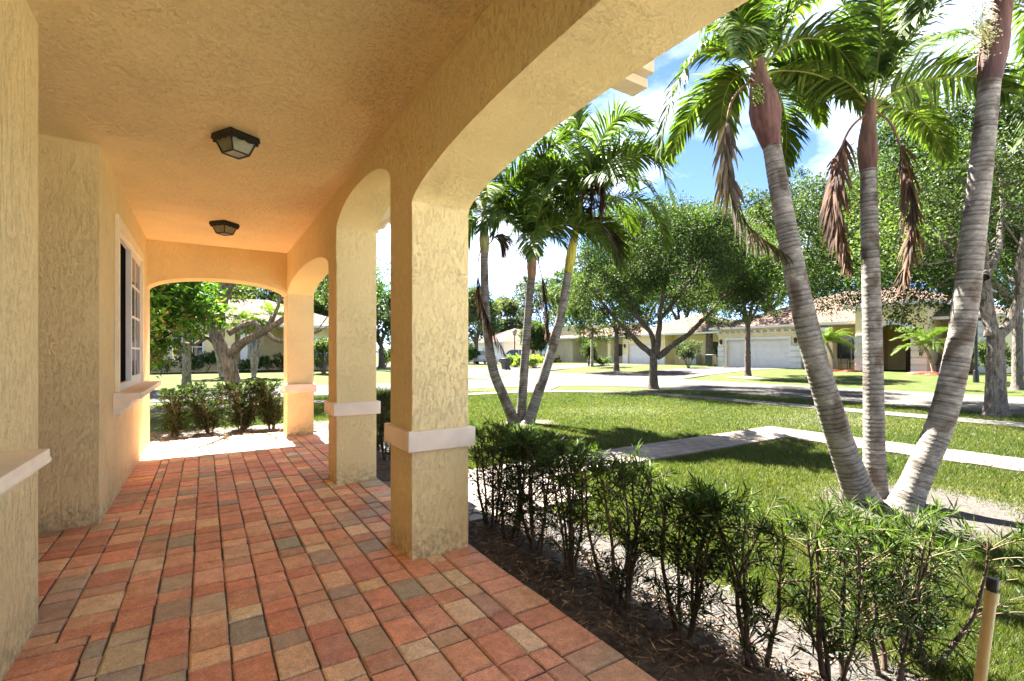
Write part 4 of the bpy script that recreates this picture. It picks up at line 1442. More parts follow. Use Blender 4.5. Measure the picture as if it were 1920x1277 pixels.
# cream flower spray
rs = np.random.default_rng(9)
nb = NB(); c = np.array(at(1842, 62, D3 - .12))
for _ in range(46):
    e = c + rs.normal(0, 1, 3) * [0.05, 0.05, 0.11]
    nb.add(*tube_arrays(spline([np.array(at(1866, 85, D3 - .1)), (c + e) / 2 + rs.normal(0, .02, 3), e], 8), np.linspace(.004, .002, 8), 4), None, (0.42, 0.42, 0.22))
    for _k in range(9):
        o = e + rs.normal(0, .022, 3)
        V, q = tube_arrays([o, o + [0, 0, .004], o + [0, 0, .010]], [0.003, 0.007, 0.002], 5)
        nb.add(V, q, None, np.array((0.50, 0.50, 0.28)) * rs.uniform(.7, 1.2))
nb.build('flower_spray', M['twig'], pr3)

E = LC.x * SY + LC.y * CY
palm('left-curving palm of the far clump with a long hanging red dead frond', LC,
     [(968, 792, E), (945, 745, E), (924, 690, E), (912, 600, E), (908, 500, E), (909, 470, E)], 0.105, 0.075,
     [(909, 475, E), (908, 450, E), (908, 420, E), (909, 395, E)], [0.08, 0.10, 0.09, 0.05], (0.30, 0.29, 0.15), (0.33, 0.36, 0.16),
     [[(909, 400, E), (940, 360, E - .1), (985, 320, E - .2), (1040, 300, E - .3)],
      [(907, 400, E), (885, 420, E), (872, 450, E), (866, 490, E)],
      [(909, 400, E), (890, 340, E + .2), (850, 290, E + .3), (790, 300, E + .4)],
      [(909, 398, E), (905, 320, E), (925, 240, E), (970, 190, E)],
      [(910, 400, E), (950, 390, E + .6), (990, 400, E + 1.0), (1010, 440, E + 1.2)],
      [(908, 400, E), (870, 380, E - .4), (830, 400, E - .7), (810, 450, E - .8)],
      [(909, 400, E), (925, 310, E + .5), (960, 260, E + .9)]], 74, 0.52,
     dead=[['R', (902, 465, E - .1), (896, 500, E - .12), (902, 560, E - .15), (925, 620, E - .15), (948, 665, E - .15)],
           ['G', (915, 460, E), (935, 440, E), (945, 470, E)]], nleaf=70, lw=0.038, extra=4)
palm('middle palm of the far clump with peeling tan crownshaft sheath', LC,
     [(976, 792, E + .05), (981, 720, E + .05), (988, 620, E + .05), (994, 540, E + .05), (997, 520, E + .05)], 0.098, 0.072,
     [(997, 524, E + .05), (997, 505, E + .05), (998, 470, E + .05), (999, 445, E + .05)], [0.075, 0.10, 0.10, 0.05], (0.22, 0.13, 0.085), (0.42, 0.27, 0.18),
     [[(999, 450, E), (985, 385, E), (945, 335, E), (890, 330, E)],
      [(999, 450, E), (975, 400, E + .1), (945, 390, E + .2), (925, 440, E + .2)],
      [(999, 450, E), (1000, 360, E), (1020, 290, E - .1), (1065, 250, E - .2)],
      [(1000, 450, E), (1035, 405, E), (1075, 395, E), (1110, 430, E)],
      [(999, 450, E), (980, 350, E + .2), (975, 280, E + .3), (990, 215, E + .4)],
      [(1000, 450, E), (1030, 380, E + .6), (1060, 330, E + .9), (1100, 320, E + 1.1)],
      [(998, 450, E), (960, 420, E - .5), (930, 400, E - .8), (905, 430, E - .9)],
      [(999, 450, E), (1010, 400, E - .5), (1025, 350, E - .9), (1040, 350, E - 1.2)],
      [(999, 452, E), (1030, 440, E + .5), (1060, 460, E + .7)]], 75, 0.60,
     dead=[['R', (1006, 480, E), (1016, 520, E - .05), (1024, 570, E - .05), (1026, 625, E - .05)]], nleaf=72, lw=0.040, extra=5)
palm('right-leaning palm of the far clump with yellow-green crownshaft and red dead fronds', LC,
     [(988, 796, E - .12), (1005, 750, E - .12), (1032, 665, E - .12), (1052, 590, E - .12), (1066, 508, E - .12)], 0.105, 0.078,
     [(1066, 512, E - .12), (1068, 495, E - .12), (1076, 450, E - .12), (1086, 400, E - .12), (1090, 370, E - .12)], [0.08, 0.095, 0.085, 0.07, 0.04], (0.42, 0.36, 0.055), (0.40, 0.40, 0.08),
     [[(1088, 395, E - .1), (1095, 320, E - .1), (1085, 250, E - .1), (1090, 190, E)],
      [(1088, 390, E - .1), (1110, 310, E - .1), (1150, 250, E - .1), (1205, 250, E - .1)],
      [(1089, 390, E - .1), (1130, 315, E - .2), (1185, 275, E - .3), (1235, 305, E - .4), (1262, 380, E - .4)],
      [(1090, 395, E - .1), (1135, 345, E), (1195, 335, E), (1240, 385, E), (1258, 450, E)],
      ['L', (1090, 400, E - .1), (1130, 385, E - .2), (1185, 370, E - .3), (1230, 405, E - .4), (1252, 460, E - .4)],
      [(1086, 390, E - .1), (1060, 310, E - .1), (1030, 265, E - .1), (995, 290, E - .1)],
      [(1086, 395, E - .1), (1050, 345, E - .3), (1015, 330, E - .5), (985, 375, E - .6)],
      [(1088, 395, E - .1), (1075, 310, E + .4), (1060, 250, E + .7), (1075, 210, E + .9)],
      [(1089, 395, E - .1), (1130, 300, E + .5), (1165, 290, E + .9), (1190, 350, E + 1.2)],
      ['L', (1088, 410, E - .1), (1120, 420, E - .1), (1150, 450, E - .1), (1165, 500, E - .1)],
      ['L', (1086, 405, E - .1), (1060, 370, E - .3), (1045, 350, E - .4)],
      [(1089, 392, E - .1), (1115, 290, E - .5), (1160, 220, E - .8), (1220, 230, E - 1.0)]], 76, 0.64,
     dead=[['R', (1088, 380, E - .2), (1092, 335, E - .3), (1108, 345, E - .35), (1108, 420, E - .35)],
           ['R', (1090, 378, E - .2), (1105, 330, E - .3), (1125, 345, E - .35), (1128, 400, E - .35)],
           ['G', (1090, 425, E - .1), (1125, 420, E - .1), (1155, 440, E - .1), (1165, 470, E - .1)]], nleaf=76, lw=0.040, extra=6)


def fl(x, y): return Vector((x, y, float(gz(x, y))))


def at_x(px, X):
    dx, dy = ray(px); t = X / dx
    return fl(X, dy * t)


PYG = [(0.05, 0.085, 0.012), (0.075, 0.12, 0.018), (0.10, 0.14, 0.028)]
# small palms: pygmy date palms by the right house, and far silhouettes
def small_palm(label, base, h, n, L, seed, leafL=0.3, r=0.07, group=None, cat='palm tree', lean=(0, 0), pal=GREENL, nl=30, trunks=None, lw_=0.045):
    rng = np.random.default_rng(seed)
    base = Vector(base)
    t = thing('palm_tree', base, label, cat, group)
    for (lx, ly, hh) in (trunks or [(lean[0], lean[1], h)]):
        nb = NB()
        top = base + Vector((lx, ly, hh))
        limb(nb, [base, base * .5 + top * .5 + Vector((-lx * .15, -ly * .15, 0)), top], r * 1.2, r * .8, (0.30, 0.26, 0.21), 8, rng)
        nb.build('trunk', M['bark'], t, True)
        for i in range(n):
            th = 2 * math.pi * (i + rng.uniform(-.3, .3)) / n
            el = rng.uniform(0.25, 1.25)
            d = np.array([math.cos(th) * math.cos(el), math.sin(th) * math.cos(el), math.sin(el)])
            p = np.array(top); pts = [p]
            for k in range(4):
                p = p + d * L / 4; pts.append(p); d = unit(d + np.array([0, 0, -0.42]))
            frond(t, pts, leafL, pal, RACH, nl, False, rng, rr=0.01, width=lw_)
    return t


b = at_x(1568, 33.4); small_palm('small arching pygmy date palm left of the entry, beside the garden chairs', b, 1.7, 30, 1.7, 81, 0.36, 0.09, lean=(-.3, .4), nl=46, lw_=0.026, pal=PYG)
b = at_x(1752, 32.9); small_palm('small bright arching pygmy date palm right of the entry arch', b, 1.4, 30, 1.7, 82, 0.36, 0.09, lean=(-.3, .3), nl=46, lw_=0.026, pal=PYG)
b = P(476, 707); small_palm('slender triple-trunk palm in front of the yellow house hedge', b, 3, 9, 1.3, 83, 0.35, 0.09, trunks=[(-.5, 0, 3.0), (.3, .2, 2.6), (.85, 0, 3.3)])
b = P(415, 707); small_palm('slender twin-trunk palm before the yellow house window', b, 3, 8, 1.3, 84, 0.35, 0.09, trunks=[(-.7, 0, 3.0), (.15, .2, 3.2)])
b = P(1110, 688); small_palm('palm against the tan wall of the second house', b, 4.2, 14, 1.8, 85, 0.5, 0.12, lean=(.1, .1))
for px, top, dist, lab, s in ((940, 562, 105, 'tall thin palm on the skyline behind the parked cars', 86), (978, 588, 110, 'lower wispy palm on the skyline behind the far garage', 87)):
    dx, dy = ray(px)
    small_palm(lab, (dx * dist, dy * dist, 0.2), CH + (HY - top) * dist / F - .6, 13, 2.6, s, 0.9, 0.16, pal=GREEN, nl=22)


# ------------------------------------------------------------------ hedges
def stem_leaves(nb, rng, p, n, L, W, col, spread):
    """linear leaves along a polyline p"""
    k = len(p)
    u = rng.uniform(0.25, 1.0, n) ** 0.8
    f = u * (k - 1); i = np.minimum(f.astype(int), k - 2); w = (f - i)[:, None]
    c = p[i] * (1 - w) + p[i + 1] * w
    t = unit(p[i + 1] - p[i])
    rd = unit(rng.normal(0, 1, (n, 3)))
    d = unit(t * rng.uniform(0.3, 1.0, (n, 1)) + rd * spread)
    nr = unit(rng.normal(0, 1, (n, 3)) + [0, 0, .8])
    ll = L * rng.uniform(0.6, 1.25, n)
    leaves(nb, c, ll, np.full(n, W) * rng.uniform(.8, 1.2, n), d, nr, col)


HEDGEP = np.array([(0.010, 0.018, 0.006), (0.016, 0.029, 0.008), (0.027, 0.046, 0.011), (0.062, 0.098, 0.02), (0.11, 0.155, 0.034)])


def shrub(x, y, h, rad, label, seed, group, nst=5, ntw=70, nlf=26, L=0.076, W=0.0037, z0=G0, top=0.5, sparse=1.0, vp=1.15):
    rng = np.random.default_rng(seed)
    t = thing('hedge_shrub', (x, y, z0), label, 'shrub', group)
    sb, lb = NB(), NB()
    hh = h - z0
    stems = []
    for i in range(nst):
        th = rng.uniform(0, 6.28); rr = rad * rng.uniform(0.15, .75)
        e = np.array([x + math.cos(th) * rr, y + math.sin(th) * rr, z0 + hh * rng.uniform(.86, .98)])
        s = np.array([x + math.cos(th) * .035, y + math.sin(th) * .035, z0 - .02])
        m_ = s * .5 + e * .5 + np.array([*(rng.normal(0, .03, 2)), 0])
        p, r = limb(sb, [s, m_, e], rng.uniform(.008, .015), .004, (0.085, 0.06, 0.045), 6, rng, .012, .05, 16)
        stems.append(p)
    for k in range(ntw):
        p = stems[rng.integers(nst)]
        u = 1 - rng.uniform(0, 1) ** vp * 0.85
        s = p[min(15, int(u * 15))]
        th = rng.uniform(0, 6.28)
        out = np.array([math.cos(th), math.sin(th), rng.uniform(.25, 1.3)])
        ln = rng.uniform(.10, .24)
        e = s + unit(out) * ln
        e[2] = min(e[2], z0 + hh + rng.normal(0, .015))
        dx, dy = e[0] - x, e[1] - y; q_ = math.hypot(dx, dy)
        if q_ > rad * 1.15: e[0] = x + dx / q_ * rad * 1.15; e[1] = y + dy / q_ * rad * 1.15
        tw = np.array([s, (s + e) / 2 + [0, 0, .012], e])
        limb(sb, tw, .003, .0015, (0.13, 0.10, 0.06), 4, rng, 0, 0, 4)
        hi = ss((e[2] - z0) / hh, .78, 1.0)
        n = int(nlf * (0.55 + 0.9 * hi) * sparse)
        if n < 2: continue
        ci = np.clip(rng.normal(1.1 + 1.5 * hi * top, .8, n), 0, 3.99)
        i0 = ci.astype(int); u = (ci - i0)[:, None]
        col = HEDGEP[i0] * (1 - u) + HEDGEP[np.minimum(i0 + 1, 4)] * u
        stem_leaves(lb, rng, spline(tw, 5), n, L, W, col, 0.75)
    sb.build('stems', M['twig'], t, True)
    lb.build('foliage', M['leaf'], t)
    return t


ORD = ['first', 'second', 'third', 'fourth', 'fifth', 'sixth', 'seventh', 'eighth', 'ninth', 'tenth']
row = [(1.90, 3.30), (1.88, 2.98), (1.88, 2.66), (1.88, 2.28), (1.87, 1.88), (1.90, 1.50), (1.98, 1.18), (2.20, 0.98), (2.44, 0.88), (2.68, 0.83)]
for i, (x, y) in enumerate(row):
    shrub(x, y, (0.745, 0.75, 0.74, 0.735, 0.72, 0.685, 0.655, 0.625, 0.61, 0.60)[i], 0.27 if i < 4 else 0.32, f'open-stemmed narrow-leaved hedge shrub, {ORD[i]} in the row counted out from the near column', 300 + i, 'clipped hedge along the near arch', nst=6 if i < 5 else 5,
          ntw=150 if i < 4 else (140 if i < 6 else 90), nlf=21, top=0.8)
for i, y in enumerate((5.55, 6.05, 6.6, 7.15, 7.7)):
    shrub(1.95, y, 0.80, 0.32, f'narrow-leaved hedge shrub, {ORD[i]} beyond the walkway outside the second column', 330 + i, 'clipped hedge beyond the walkway', 6, 130, 26)
ends = [(-0.40, 9.42, 0.30, 0.76, 'thin spindly hedge shrub nearest the house wall outside the end arch'),
        (0.08, 9.70, 0.62, 0.80, 'widest bushy hedge shrub in the middle outside the end arch'),
        (0.55, 9.72, 0.52, 0.80, 'bushy hedge shrub right of the middle one outside the end arch'),
        (1.0, 9.62, 0.44, 0.84, 'dark upright hedge shrub beside the corner column outside the end arch')]
for i, (x, y, r, h, lab) in enumerate(ends):
    shrub(x, y, h, r, lab, 350 + i, 'hedge outside the end arch', 9, 420 if r > .35 else 220, 26, 0.042, 0.009, vp=0.8)

# leaf clumps used for far shrubs
def bush(name, label, base, rx, ry, h, n, size, pal, seed, cat='bush', stems=True, box=False, group=None):
    rng = np.random.default_rng(seed)
    base = Vector(base)
    t = thing(name, base, label, cat, group)
    nb = NB(); cl = []
    for i in range(max(6, int(12 * rx * ry) + (18 if box else 6))):
        if box: c = np.array(base) + [rng.uniform(-rx, rx), rng.uniform(-ry, ry), h * rng.uniform(.25, .85)]
        else:
            th, q_ = rng.uniform(0, 6.28), rng.uniform(0, 1) ** .5
            c = np.array(base) + [math.cos(th) * q_ * rx * .7, math.sin(th) * q_ * ry * .7, h * rng.uniform(.35, .85)]
        cl.append((*c, min(h * .28, .4)))
        limb(nb, [np.array(base) + [(c[0] - base.x) * (.85 if box else .1), (c[1] - base.y) * (.85 if box else .1), 0], c], .015, .005, BARK, 5, rng, 0, 0, 5)
    nb.build('stems', M['twig'], t, True)
    lb = NB(); crown_leaves(lb, rng, cl, n, size, pal, .3, .16)
    lb.build('foliage', M['leaf'], t)
    return t


# ------------------------------------------------------------------ neighbouring houses
def uvroof(name, quads, parent, mat=None):
    """roof planes: each a quad/tri (eave a, eave b, top b, top a); uv in metres; with barrel-tile rows as bump"""
    me = bpy.data.meshes.new(name)
    V, Fc = [], []
    for qd in quads:
        b0 = len(V); V += [tuple(p) for p in qd]; Fc.append(tuple(range(b0, b0 + len(qd))))
    me.from_pydata(V, [], Fc)
    uv = me.uv_layers.new(name='UVMap')
    for poly, qd in zip(me.polygons, quads):
        a = Vector(qd[0]); e = (Vector(qd[1]) - a).normalized()
        nrm = e.cross(Vector(qd[2]) - a).normalized(); s = nrm.cross(e)
        for li, p in zip(poly.loop_indices, qd):
            d = Vector(p) - a
            uv.data[li].uv = (d.dot(e), d.dot(s))
    me.materials.append(mat or M['tile'])
    return link(name, me, parent)


def hip_roof(parent, x0, x1, y0, y1, z, slope=0.42, ov=0.5):
    x0, x1, y0, y1 = x0 - ov, x1 + ov, y0 - ov, y1 + ov
    w, l = x1 - x0, y1 - y0
    h = min(w, l) / 2 * slope; k = min(w, l) / 2
    A, B, C_, D_ = (x0, y0, z), (x1, y0, z), (x1, y1, z), (x0, y1, z)
    if w <= l:
        r0, r1 = ((x0 + x1) / 2, y0 + k, z + h), ((x0 + x1) / 2, y1 - k, z + h)
        qs = [[A, B, r0], [B, C_, r1, r0], [C_, D_, r1], [D_, A, r0, r1]]
    else:
        r0, r1 = (x0 + k, (y0 + y1) / 2, z + h), (x1 - k, (y0 + y1) / 2, z + h)
        qs = [[A, B, r1, r0], [B, C_, r1], [C_, D_, r0, r1], [D_, A, r0]]
    r = uvroof('roof', qs, parent)
    m = MB()
    for a, b in ((A, B), (B, C_), (C_, D_), (D_, A)):
        pass
    m.box(x0, x1, y0, y1, z - 0.16, z - 0.004)
    m.build('fascia', M['housew'], r)
    return r


def facade_x(m, X, y0, y1, z0, z1, holes, th=0.25):
    """wall facing -X with holes [(ya,yb,za,zb)] non-overlapping in y"""
    y = y0
    for ya, yb, za, zb in sorted(holes):
        m.box(X, X + th, y, ya, z0, z1)
        if za > z0 + .01: m.box(X, X + th, ya, yb, z0, za)
        m.box(X, X + th, ya, yb, zb, z1)
        y = yb
    m.box(X, X + th, y, y1, z0, z1)


def win_x(parent, X, ya, yb, za, zb, mull=1):
    """window in a wall facing -X"""
    m = MB(); f = .09
    m.box(X - .05, X + .03, ya - f, ya, za - f, zb + f); m.box(X - .05, X + .03, yb, yb + f, za - f, zb + f)
    m.box(X - .05, X + .03, ya, yb, zb, zb + f); m.box(X - .05, X + .03, ya, yb, za - f, za)
    for k in range(mull):
        c = ya + (yb - ya) * (k + 1) / (mull + 1)
        m.box(X + .02, X + .06, c - .03, c + .03, za, zb)
    w = m.build('window', M['housew'], parent)
    p = MB(); p.box(X + .06, X + .09, ya, yb, za, zb); p.build('pane', M['glass'], w)
    return w


def garage_door(parent, X, ya, yb, z0, zh, rows=4):
    m = MB()
    n = rows
    for k in range(n):
        a, b = z0 + (zh - z0) * k / n, z0 + (zh - z0) * (k + 1) / n
        m.box(X + .18, X + .22, ya, yb, a + .006, b - .006)
        c = 8
        for i in range(c):
            u0, u1 = ya + (yb - ya) * i / c + .07, ya + (yb - ya) * (i + 1) / c - .07
            m.box(X + .165, X + .1795, u0, u1, a + .08, b - .08)
    m.box(X + .222, X + .25, ya, yb, z0, zh)
    return m.build('garage_door', M['housew'], parent)


def wall_lamp(parent, X, y, z):
    m = MB(); m.frustum((X - .14, y), z - .18, .05, .05, z + .12, .085, .085); m.box(X - .12, X, y - .02, y + .02, z + .1, z + .14)
    m.frustum((X - .14, y), z + .121, .1, .1, z + .24, .02, .02)
    return m.build('wall_lamp', M['black'], parent)


def quoin(parent, X, y0, y1, z0, z1):
    """white banded pilaster"""
    m = MB(); h = .42; z = z0
    while z < z1 - .05:
        m.box(X - .12, X - .001, y0, y1, z + .03, min(z + h, z1) - .03); z += h
    m.box(X - .015, X - .001, y0 + .01, y1 - .01, z0, z1)
    return m.build('pilaster', M['housew'], parent)


def house_right():
    GA = float(gz(35.6, 21))
    t = thing('neighbour_house', (36, 16, GA), 'yellow house with white double garage, arched entry and tiled roof across the road', 'house')
    X = 35.6; E_ = GA + 3.0
    m = MB()
    facade_x(m, X, 18.0, 24.6, GA - .3, E_, [(18.95, 23.85, GA - .3, GA + 2.15)])
    m.box(X + .25, 48, 18.0, 18.25, GA - .3, E_); m.box(X + .25, 48, 24.35, 24.6, GA - .3, E_); m.box(47.75, 48, 7.9, 24.35, GA - .3, E_)
    # recessed living wall and right wing
    facade_x(m, 38.4, 8.0, 18.0, GA - .3, E_, [(8.9, 9.9, GA + .7, GA + 2.2), (15.2, 17.0, GA + .7, GA + 2.2)])
    m.box(35.0, 47.75, 7.9, 8.0, GA - .3, E_)
    m.build('wall', M['housey'], t)
    garage_door(t, X, 18.95, 23.85, GA, GA + 2.15)
    m = MB(); m.box(X - .05, X - .001, 18.75, 18.95, GA, GA + 2.35); m.box(X - .05, X - .001, 23.85, 24.05, GA, GA + 2.35); m.box(X - .05, X - .001, 18.95, 23.85, GA + 2.15, GA + 2.35)
    m.box(X - .10, X - .001, 17.95, 24.65, E_ - .42, E_ - .3)
    for i in range(13): m.box(X - .4, X - .1, 18.1 + i * .52, 18.2 + i * .52, E_ - .3, E_ - .17)
    m.build('trim', M['housew'], t)
    quoin(t, X, 18.0, 18.74, GA, GA + 1.75); quoin(t, X, 24.06, 24.6, GA, GA + 1.75)
    wall_lamp(t, X, 18.4, GA + 2.0); wall_lamp(t, X, 24.3, GA + 2.0)
    m = MB(); m.box(X - .03, X - .002, 18.25, 18.6, GA + 1.55, GA + 1.68); m.build('number_plate', M['black'], t)
    win_x(t, 38.4, 8.9, 9.9, GA + .7, GA + 2.2, 0); win_x(t, 38.4, 15.2, 17.0, GA + .7, GA + 2.2, 1)
    # porch columns
    for y0, y1 in ((16.1, 16.65), (8.0, 8.75)):
        m = MB(); m.box(35.2, 35.75, y0, y1, GA - .2, E_ - .16); m.build('column', M['housew'], t)
        quoin(t, 35.2, y0 - .02, y1 + .02, GA, E_ - .16)
    # entry tower with arch
    TX, y0, y1, TZ = 34.4, 10.6, 14.2, GA + 3.9
    prof_y0, prof_y1, zs, rise = 11.35, 13.25, GA + 2.25, .55
    n = 20
    m = MB()
    m.box(TX, TX + .4, y0, prof_y0, GA - .2, TZ); m.box(TX, TX + .4, prof_y1, y1, GA - .2, TZ)
    c, h = (prof_y0 + prof_y1) / 2, (prof_y1 - prof_y0) / 2
    pts = [(prof_y0, TZ)] + [(c - math.cos(math.pi * i / n) * h, ell(-math.cos(math.pi * i / n), zs, rise)) for i in range(n + 1)] + [(prof_y1, TZ)]
    for i in range(1, len(pts) - 2):
        a, b_ = pts[i], pts[i + 1]
        m.prism([a, b_, (b_[0], TZ), (a[0], TZ)], 'x', TX, TX + .4)
    m.box(TX + .4, 38.4, y0, y0 + .25, GA - .2, TZ); m.box(TX + .4, 38.4, y1 - .25, y1, GA - .2, TZ)
    m.build('entry_tower', M['housey'], t)
    m = MB()
    # white arch surround and cornice
    for i in range(1, len(pts) - 2):
        a, b_ = pts[i], pts[i + 1]
        def o(p): 
            v = Vector((p[0] - c, p[1] - (zs - .3))); v.normalize(); return (p[0] + v.x * .25, p[1] + v.y * .25)
        m.prism([a, b_, o(b_), o(a)], 'x', TX - .06, TX - .002)
    m.box(TX - .12, TX - .002, y0 - .1, y1 + .1, TZ - .3, TZ - .16)
    m.build('trim', M['housew'], t)
    quoin(t, TX, y0, prof_y0 - .01, GA, zs); quoin(t, TX, prof_y1 + .01, y1, GA, zs)
    m = MB(); m.box(38.25, 38.39, 11.9, 12.9, GA, GA + 2.2); d_ = m.build('door', plain('dark_door', (0.09, 0.05, 0.03), .5), t)
    m = MB(); m.tube([(38.24, 12.8, GA + 1), (38.2, 12.8, GA + 1)], .03, 8); m.build('handle', M['grey'], d_)
    wall_lamp(t, 38.39, 11.7, GA + 2.6)
    hip_roof(t, TX, 39, y0, y1, TZ + .16, .38)
    hip_roof(t, X - .1, 48, 7.9, 24.6, E_ + .16, .40)
    return t


house_right()


def house_mid():
    GA = float(gz(38.5, 36))
    t = thing('neighbour_house', (39, 42, GA), 'cream house with white garage door and columned entry behind the central oak', 'house')
    X, E_ = 38.6, GA + 2.9
    m = MB()
    facade_x(m, X, 32.6, 38.4, GA - .3, E_, [(33.4, 37.6, GA - .3, GA + 2.1)])
    facade_x(m, X + 1.4, 26.6, 32.6, GA - .3, E_, [(27.6, 28.5, GA + .8, GA + 2.2), (30.4, 31.0, GA + .8, GA + 2.2)])
    m.box(X + .25, 50, 38.15, 38.4, GA - .3, E_); m.box(X + 1.65, 50, 26.6, 26.85, GA - .3, E_); m.box(X + .25, X + 1.4, 32.6, 32.85, GA - .3, E_)
    facade_x(m, X + 2.5, 38.4, 47.0, GA - .3, GA + 4.6, [(40, 41.6, GA + .8, GA + 2.2)])
    m.build('wall', M['housey'], t)
    m = MB(); facade_x(m, X, 47.0, 58.5, GA - .3, GA + 2.9, [(51.6, 53.8, GA + .75, GA + 2.25)])
    m.box(X + .25, 52, 58.25, 58.5, GA - .3, GA + 2.9); m.box(X + .25, X + 2.5, 47.0, 47.25, GA - .3, GA + 2.9)
    m.build('wall', M['houset'], t)
    m = MB(); m.box(X + .6, X + 2.5, 47.3, 50.5, GA + 2.95, GA + 4.6); m.build('upper_wall', M['houset'], t)
    garage_door(t, X, 33.4, 37.6, GA, GA + 2.1)
    wall_lamp(t, X, 38.0, GA + 1.9)
    for y in (33.0, 38.0):
        m = MB(); m.box(X - .06, X - .001, y - .38, y + .38, GA - .1, GA + 1.0); m.build('stone_base', M['housew'], t)
    win_x(t, X + 1.4, 27.6, 28.5, GA + .8, GA + 2.2, 0); win_x(t, X + 1.4, 30.4, 31.0, GA + .8, GA + 2.2, 0)
    win_x(t, X + 2.5, 40, 41.6, GA + .8, GA + 2.2, 1); win_x(t, X, 51.6, 53.8, GA + .75, GA + 2.25, 1)
    for y in (40.2, 43.6):
        m = MB(); m.box(X - .1, X + .35, y, y + .45, GA - .2, E_ - .15); c = m.build('column', M['housey'], t)
        m = MB(); m.box(X - .15, X + .4, y - .05, y + .5, GA - .1, GA + .8); m.build('column_base', M['housew'], c)
    hip_roof(t, X, 50, 26.6, 38.4, E_ + .16, .36)
    hip_roof(t, X - .1, 50, 38.9, 47, E_ + .16, .36)
    hip_roof(t, X, 52, 47.0, 58.5, GA + 3.06, .36)
    return t


house_mid()


def house_far():
    GA = float(gz(40, 70))
    t = thing('neighbour_house', (44, 72, GA), 'pale house with white garage at the far end behind the parked cars', 'house')
    X = 38.0
    m = MB(); facade_x(m, X, 62.5, 76, GA - .3, GA + 3, [(64.0, 68.9, GA - .3, GA + 2.2), (72, 73.4, GA + .8, GA + 2.2)])
    m.box(X + .25, 52, 62.5, 62.75, GA - .3, GA + 3); m.build('wall', M['housew'], t)
    garage_door(t, X, 64.0, 68.9, GA, GA + 2.2)
    win_x(t, X, 72, 73.4, GA + .8, GA + 2.2, 0)
    hip_roof(t, X, 52, 62.5, 76, GA + 3.16, .36)


house_far()


def house_arch():
    """house seen through the end arch; front wall faces -Y"""
    Yf = 35.5; GA = float(gz(0, Yf)); E_ = GA + 2.9
    t = thing('neighbour_house', (3, Yf + 4, GA), 'yellow house with gridded window and low hedge seen through the end arch', 'house')
    m = MB()
    def fy(x0, x1, Y, holes, z1):
        x = x0
        for a, b_, za, zb in sorted(holes):
            m.box(x, a, Y, Y + .25, GA - .3, z1); m.box(a, b_, Y, Y + .25, GA - .3, za); m.box(a, b_, Y, Y + .25, zb, z1); x = b_
        m.box(x, x1, Y, Y + .25, GA - .3, z1)
    fy(-9, 1.6, Yf, [(-6.2, -4.6, GA + .8, GA + 2.3), (-1.7, -.15, GA + .75, GA + 2.35)], E_)
    fy(1.6, 5.2, Yf + 2.2, [(2.2, 3.2, GA + .1, GA + 2.1)], E_)
    fy(5.2, 9.0, Yf + .4, [(6.2, 7.6, GA + .8, GA + 2.2)], E_)
    m.box(1.35, 1.6, Yf + .25, Yf + 2.2, GA - .3, E_); m.box(5.2, 5.45, Yf + .65, Yf + 2.2, GA - .3, E_)
    m.box(-9, -8.75, Yf + .25, Yf + 9, GA - .3, E_); m.box(8.75, 9, Yf + .65, Yf + 9, GA - .3, E_)
    m.build('wall', M['housey'], t)
    for (a, b_, za, zb, Y) in ((-6.2, -4.6, GA + .8, GA + 2.3, Yf), (-1.7, -.15, GA + .75, GA + 2.35, Yf), (2.2, 3.2, GA + .1, GA + 2.1, Yf + 2.2), (6.2, 7.6, GA + .8, GA + 2.2, Yf + .4)):
        m2 = MB(); f = .1
        m2.box(a - f, a, Y - .05, Y + .05, za - f, zb + f); m2.box(b_, b_ + f, Y - .05, Y + .05, za - f, zb + f); m2.box(a, b_, Y - .05, Y + .05, zb, zb + f); m2.box(a, b_, Y - .05, Y + .05, za - f, za)
        for k in (1, 2): 
            c = a + (b_ - a) * k / 3; m2.box(c - .02, c + .02, Y + .02, Y + .06, za, zb)
        c = (za + zb) / 2; m2.box(a, b_, Y + .022, Y + .058, c - .025, c + .025)
        w = m2.build('window', M['housew'], t)
        p = MB(); p.box(a, b_, Y + .07, Y + .1, za, zb); p.build('pane', M['glass'], w)
    m2 = MB()
    for x in (1.9, 4.6):
        m2 = MB(); m2.box(x, x + .4, Yf, Yf + .4, GA - .1, E_ - .1); m2.build('column', M['housew'], t)
    hip_roof(t, -9, 9, Yf, Yf + 10, E_ + .16, .38)


house_arch()
b = Vector((-2.2, 34.3, float(gz(-2.2, 34.3))))
bush('hedge', 'clipped dark green hedge under the yellow house window through the end arch', b, 3.4, .45, 1.15, 9000, .12, PAL_OAK, 401, 'hedge', box=True)
b = Vector((4.6, 34.3, float(gz(4.6, 34.3))))
bush('hedge', 'clipped dark hedge right of the live oak before the yellow house', b, 2.9, .45, 1.15, 7000, .12, PAL_OAK, 402, 'hedge', box=True)
b = Vector((37.6, 51.6, float(gz(37.6, 51.6))))
bush('hedge', 'brown-green clipped hedge under the tan house window', b, .4, 3.6, 1.0, 6000, .14, [(0.05, 0.05, 0.02), (0.10, 0.09, 0.03), (0.16, 0.11, 0.05)], 403, 'hedge', box=True)
b = P(1783 / 1.0 - 490, 686); bush('bush', 'airy pale green bush beside the air conditioner of the second house', P(1291, 690), .95, .95, 2.3, 4200, .11, PAL_GREY, 404)
bush('bush', 'yellow-green mounded bush left of the middle far palm trunk', P(966, 689), 1.1, 1.0, 1.1, 2600, .16, [(0.12, 0.17, 0.03), (0.22, 0.27, 0.05), (0.30, 0.34, 0.08)], 405)
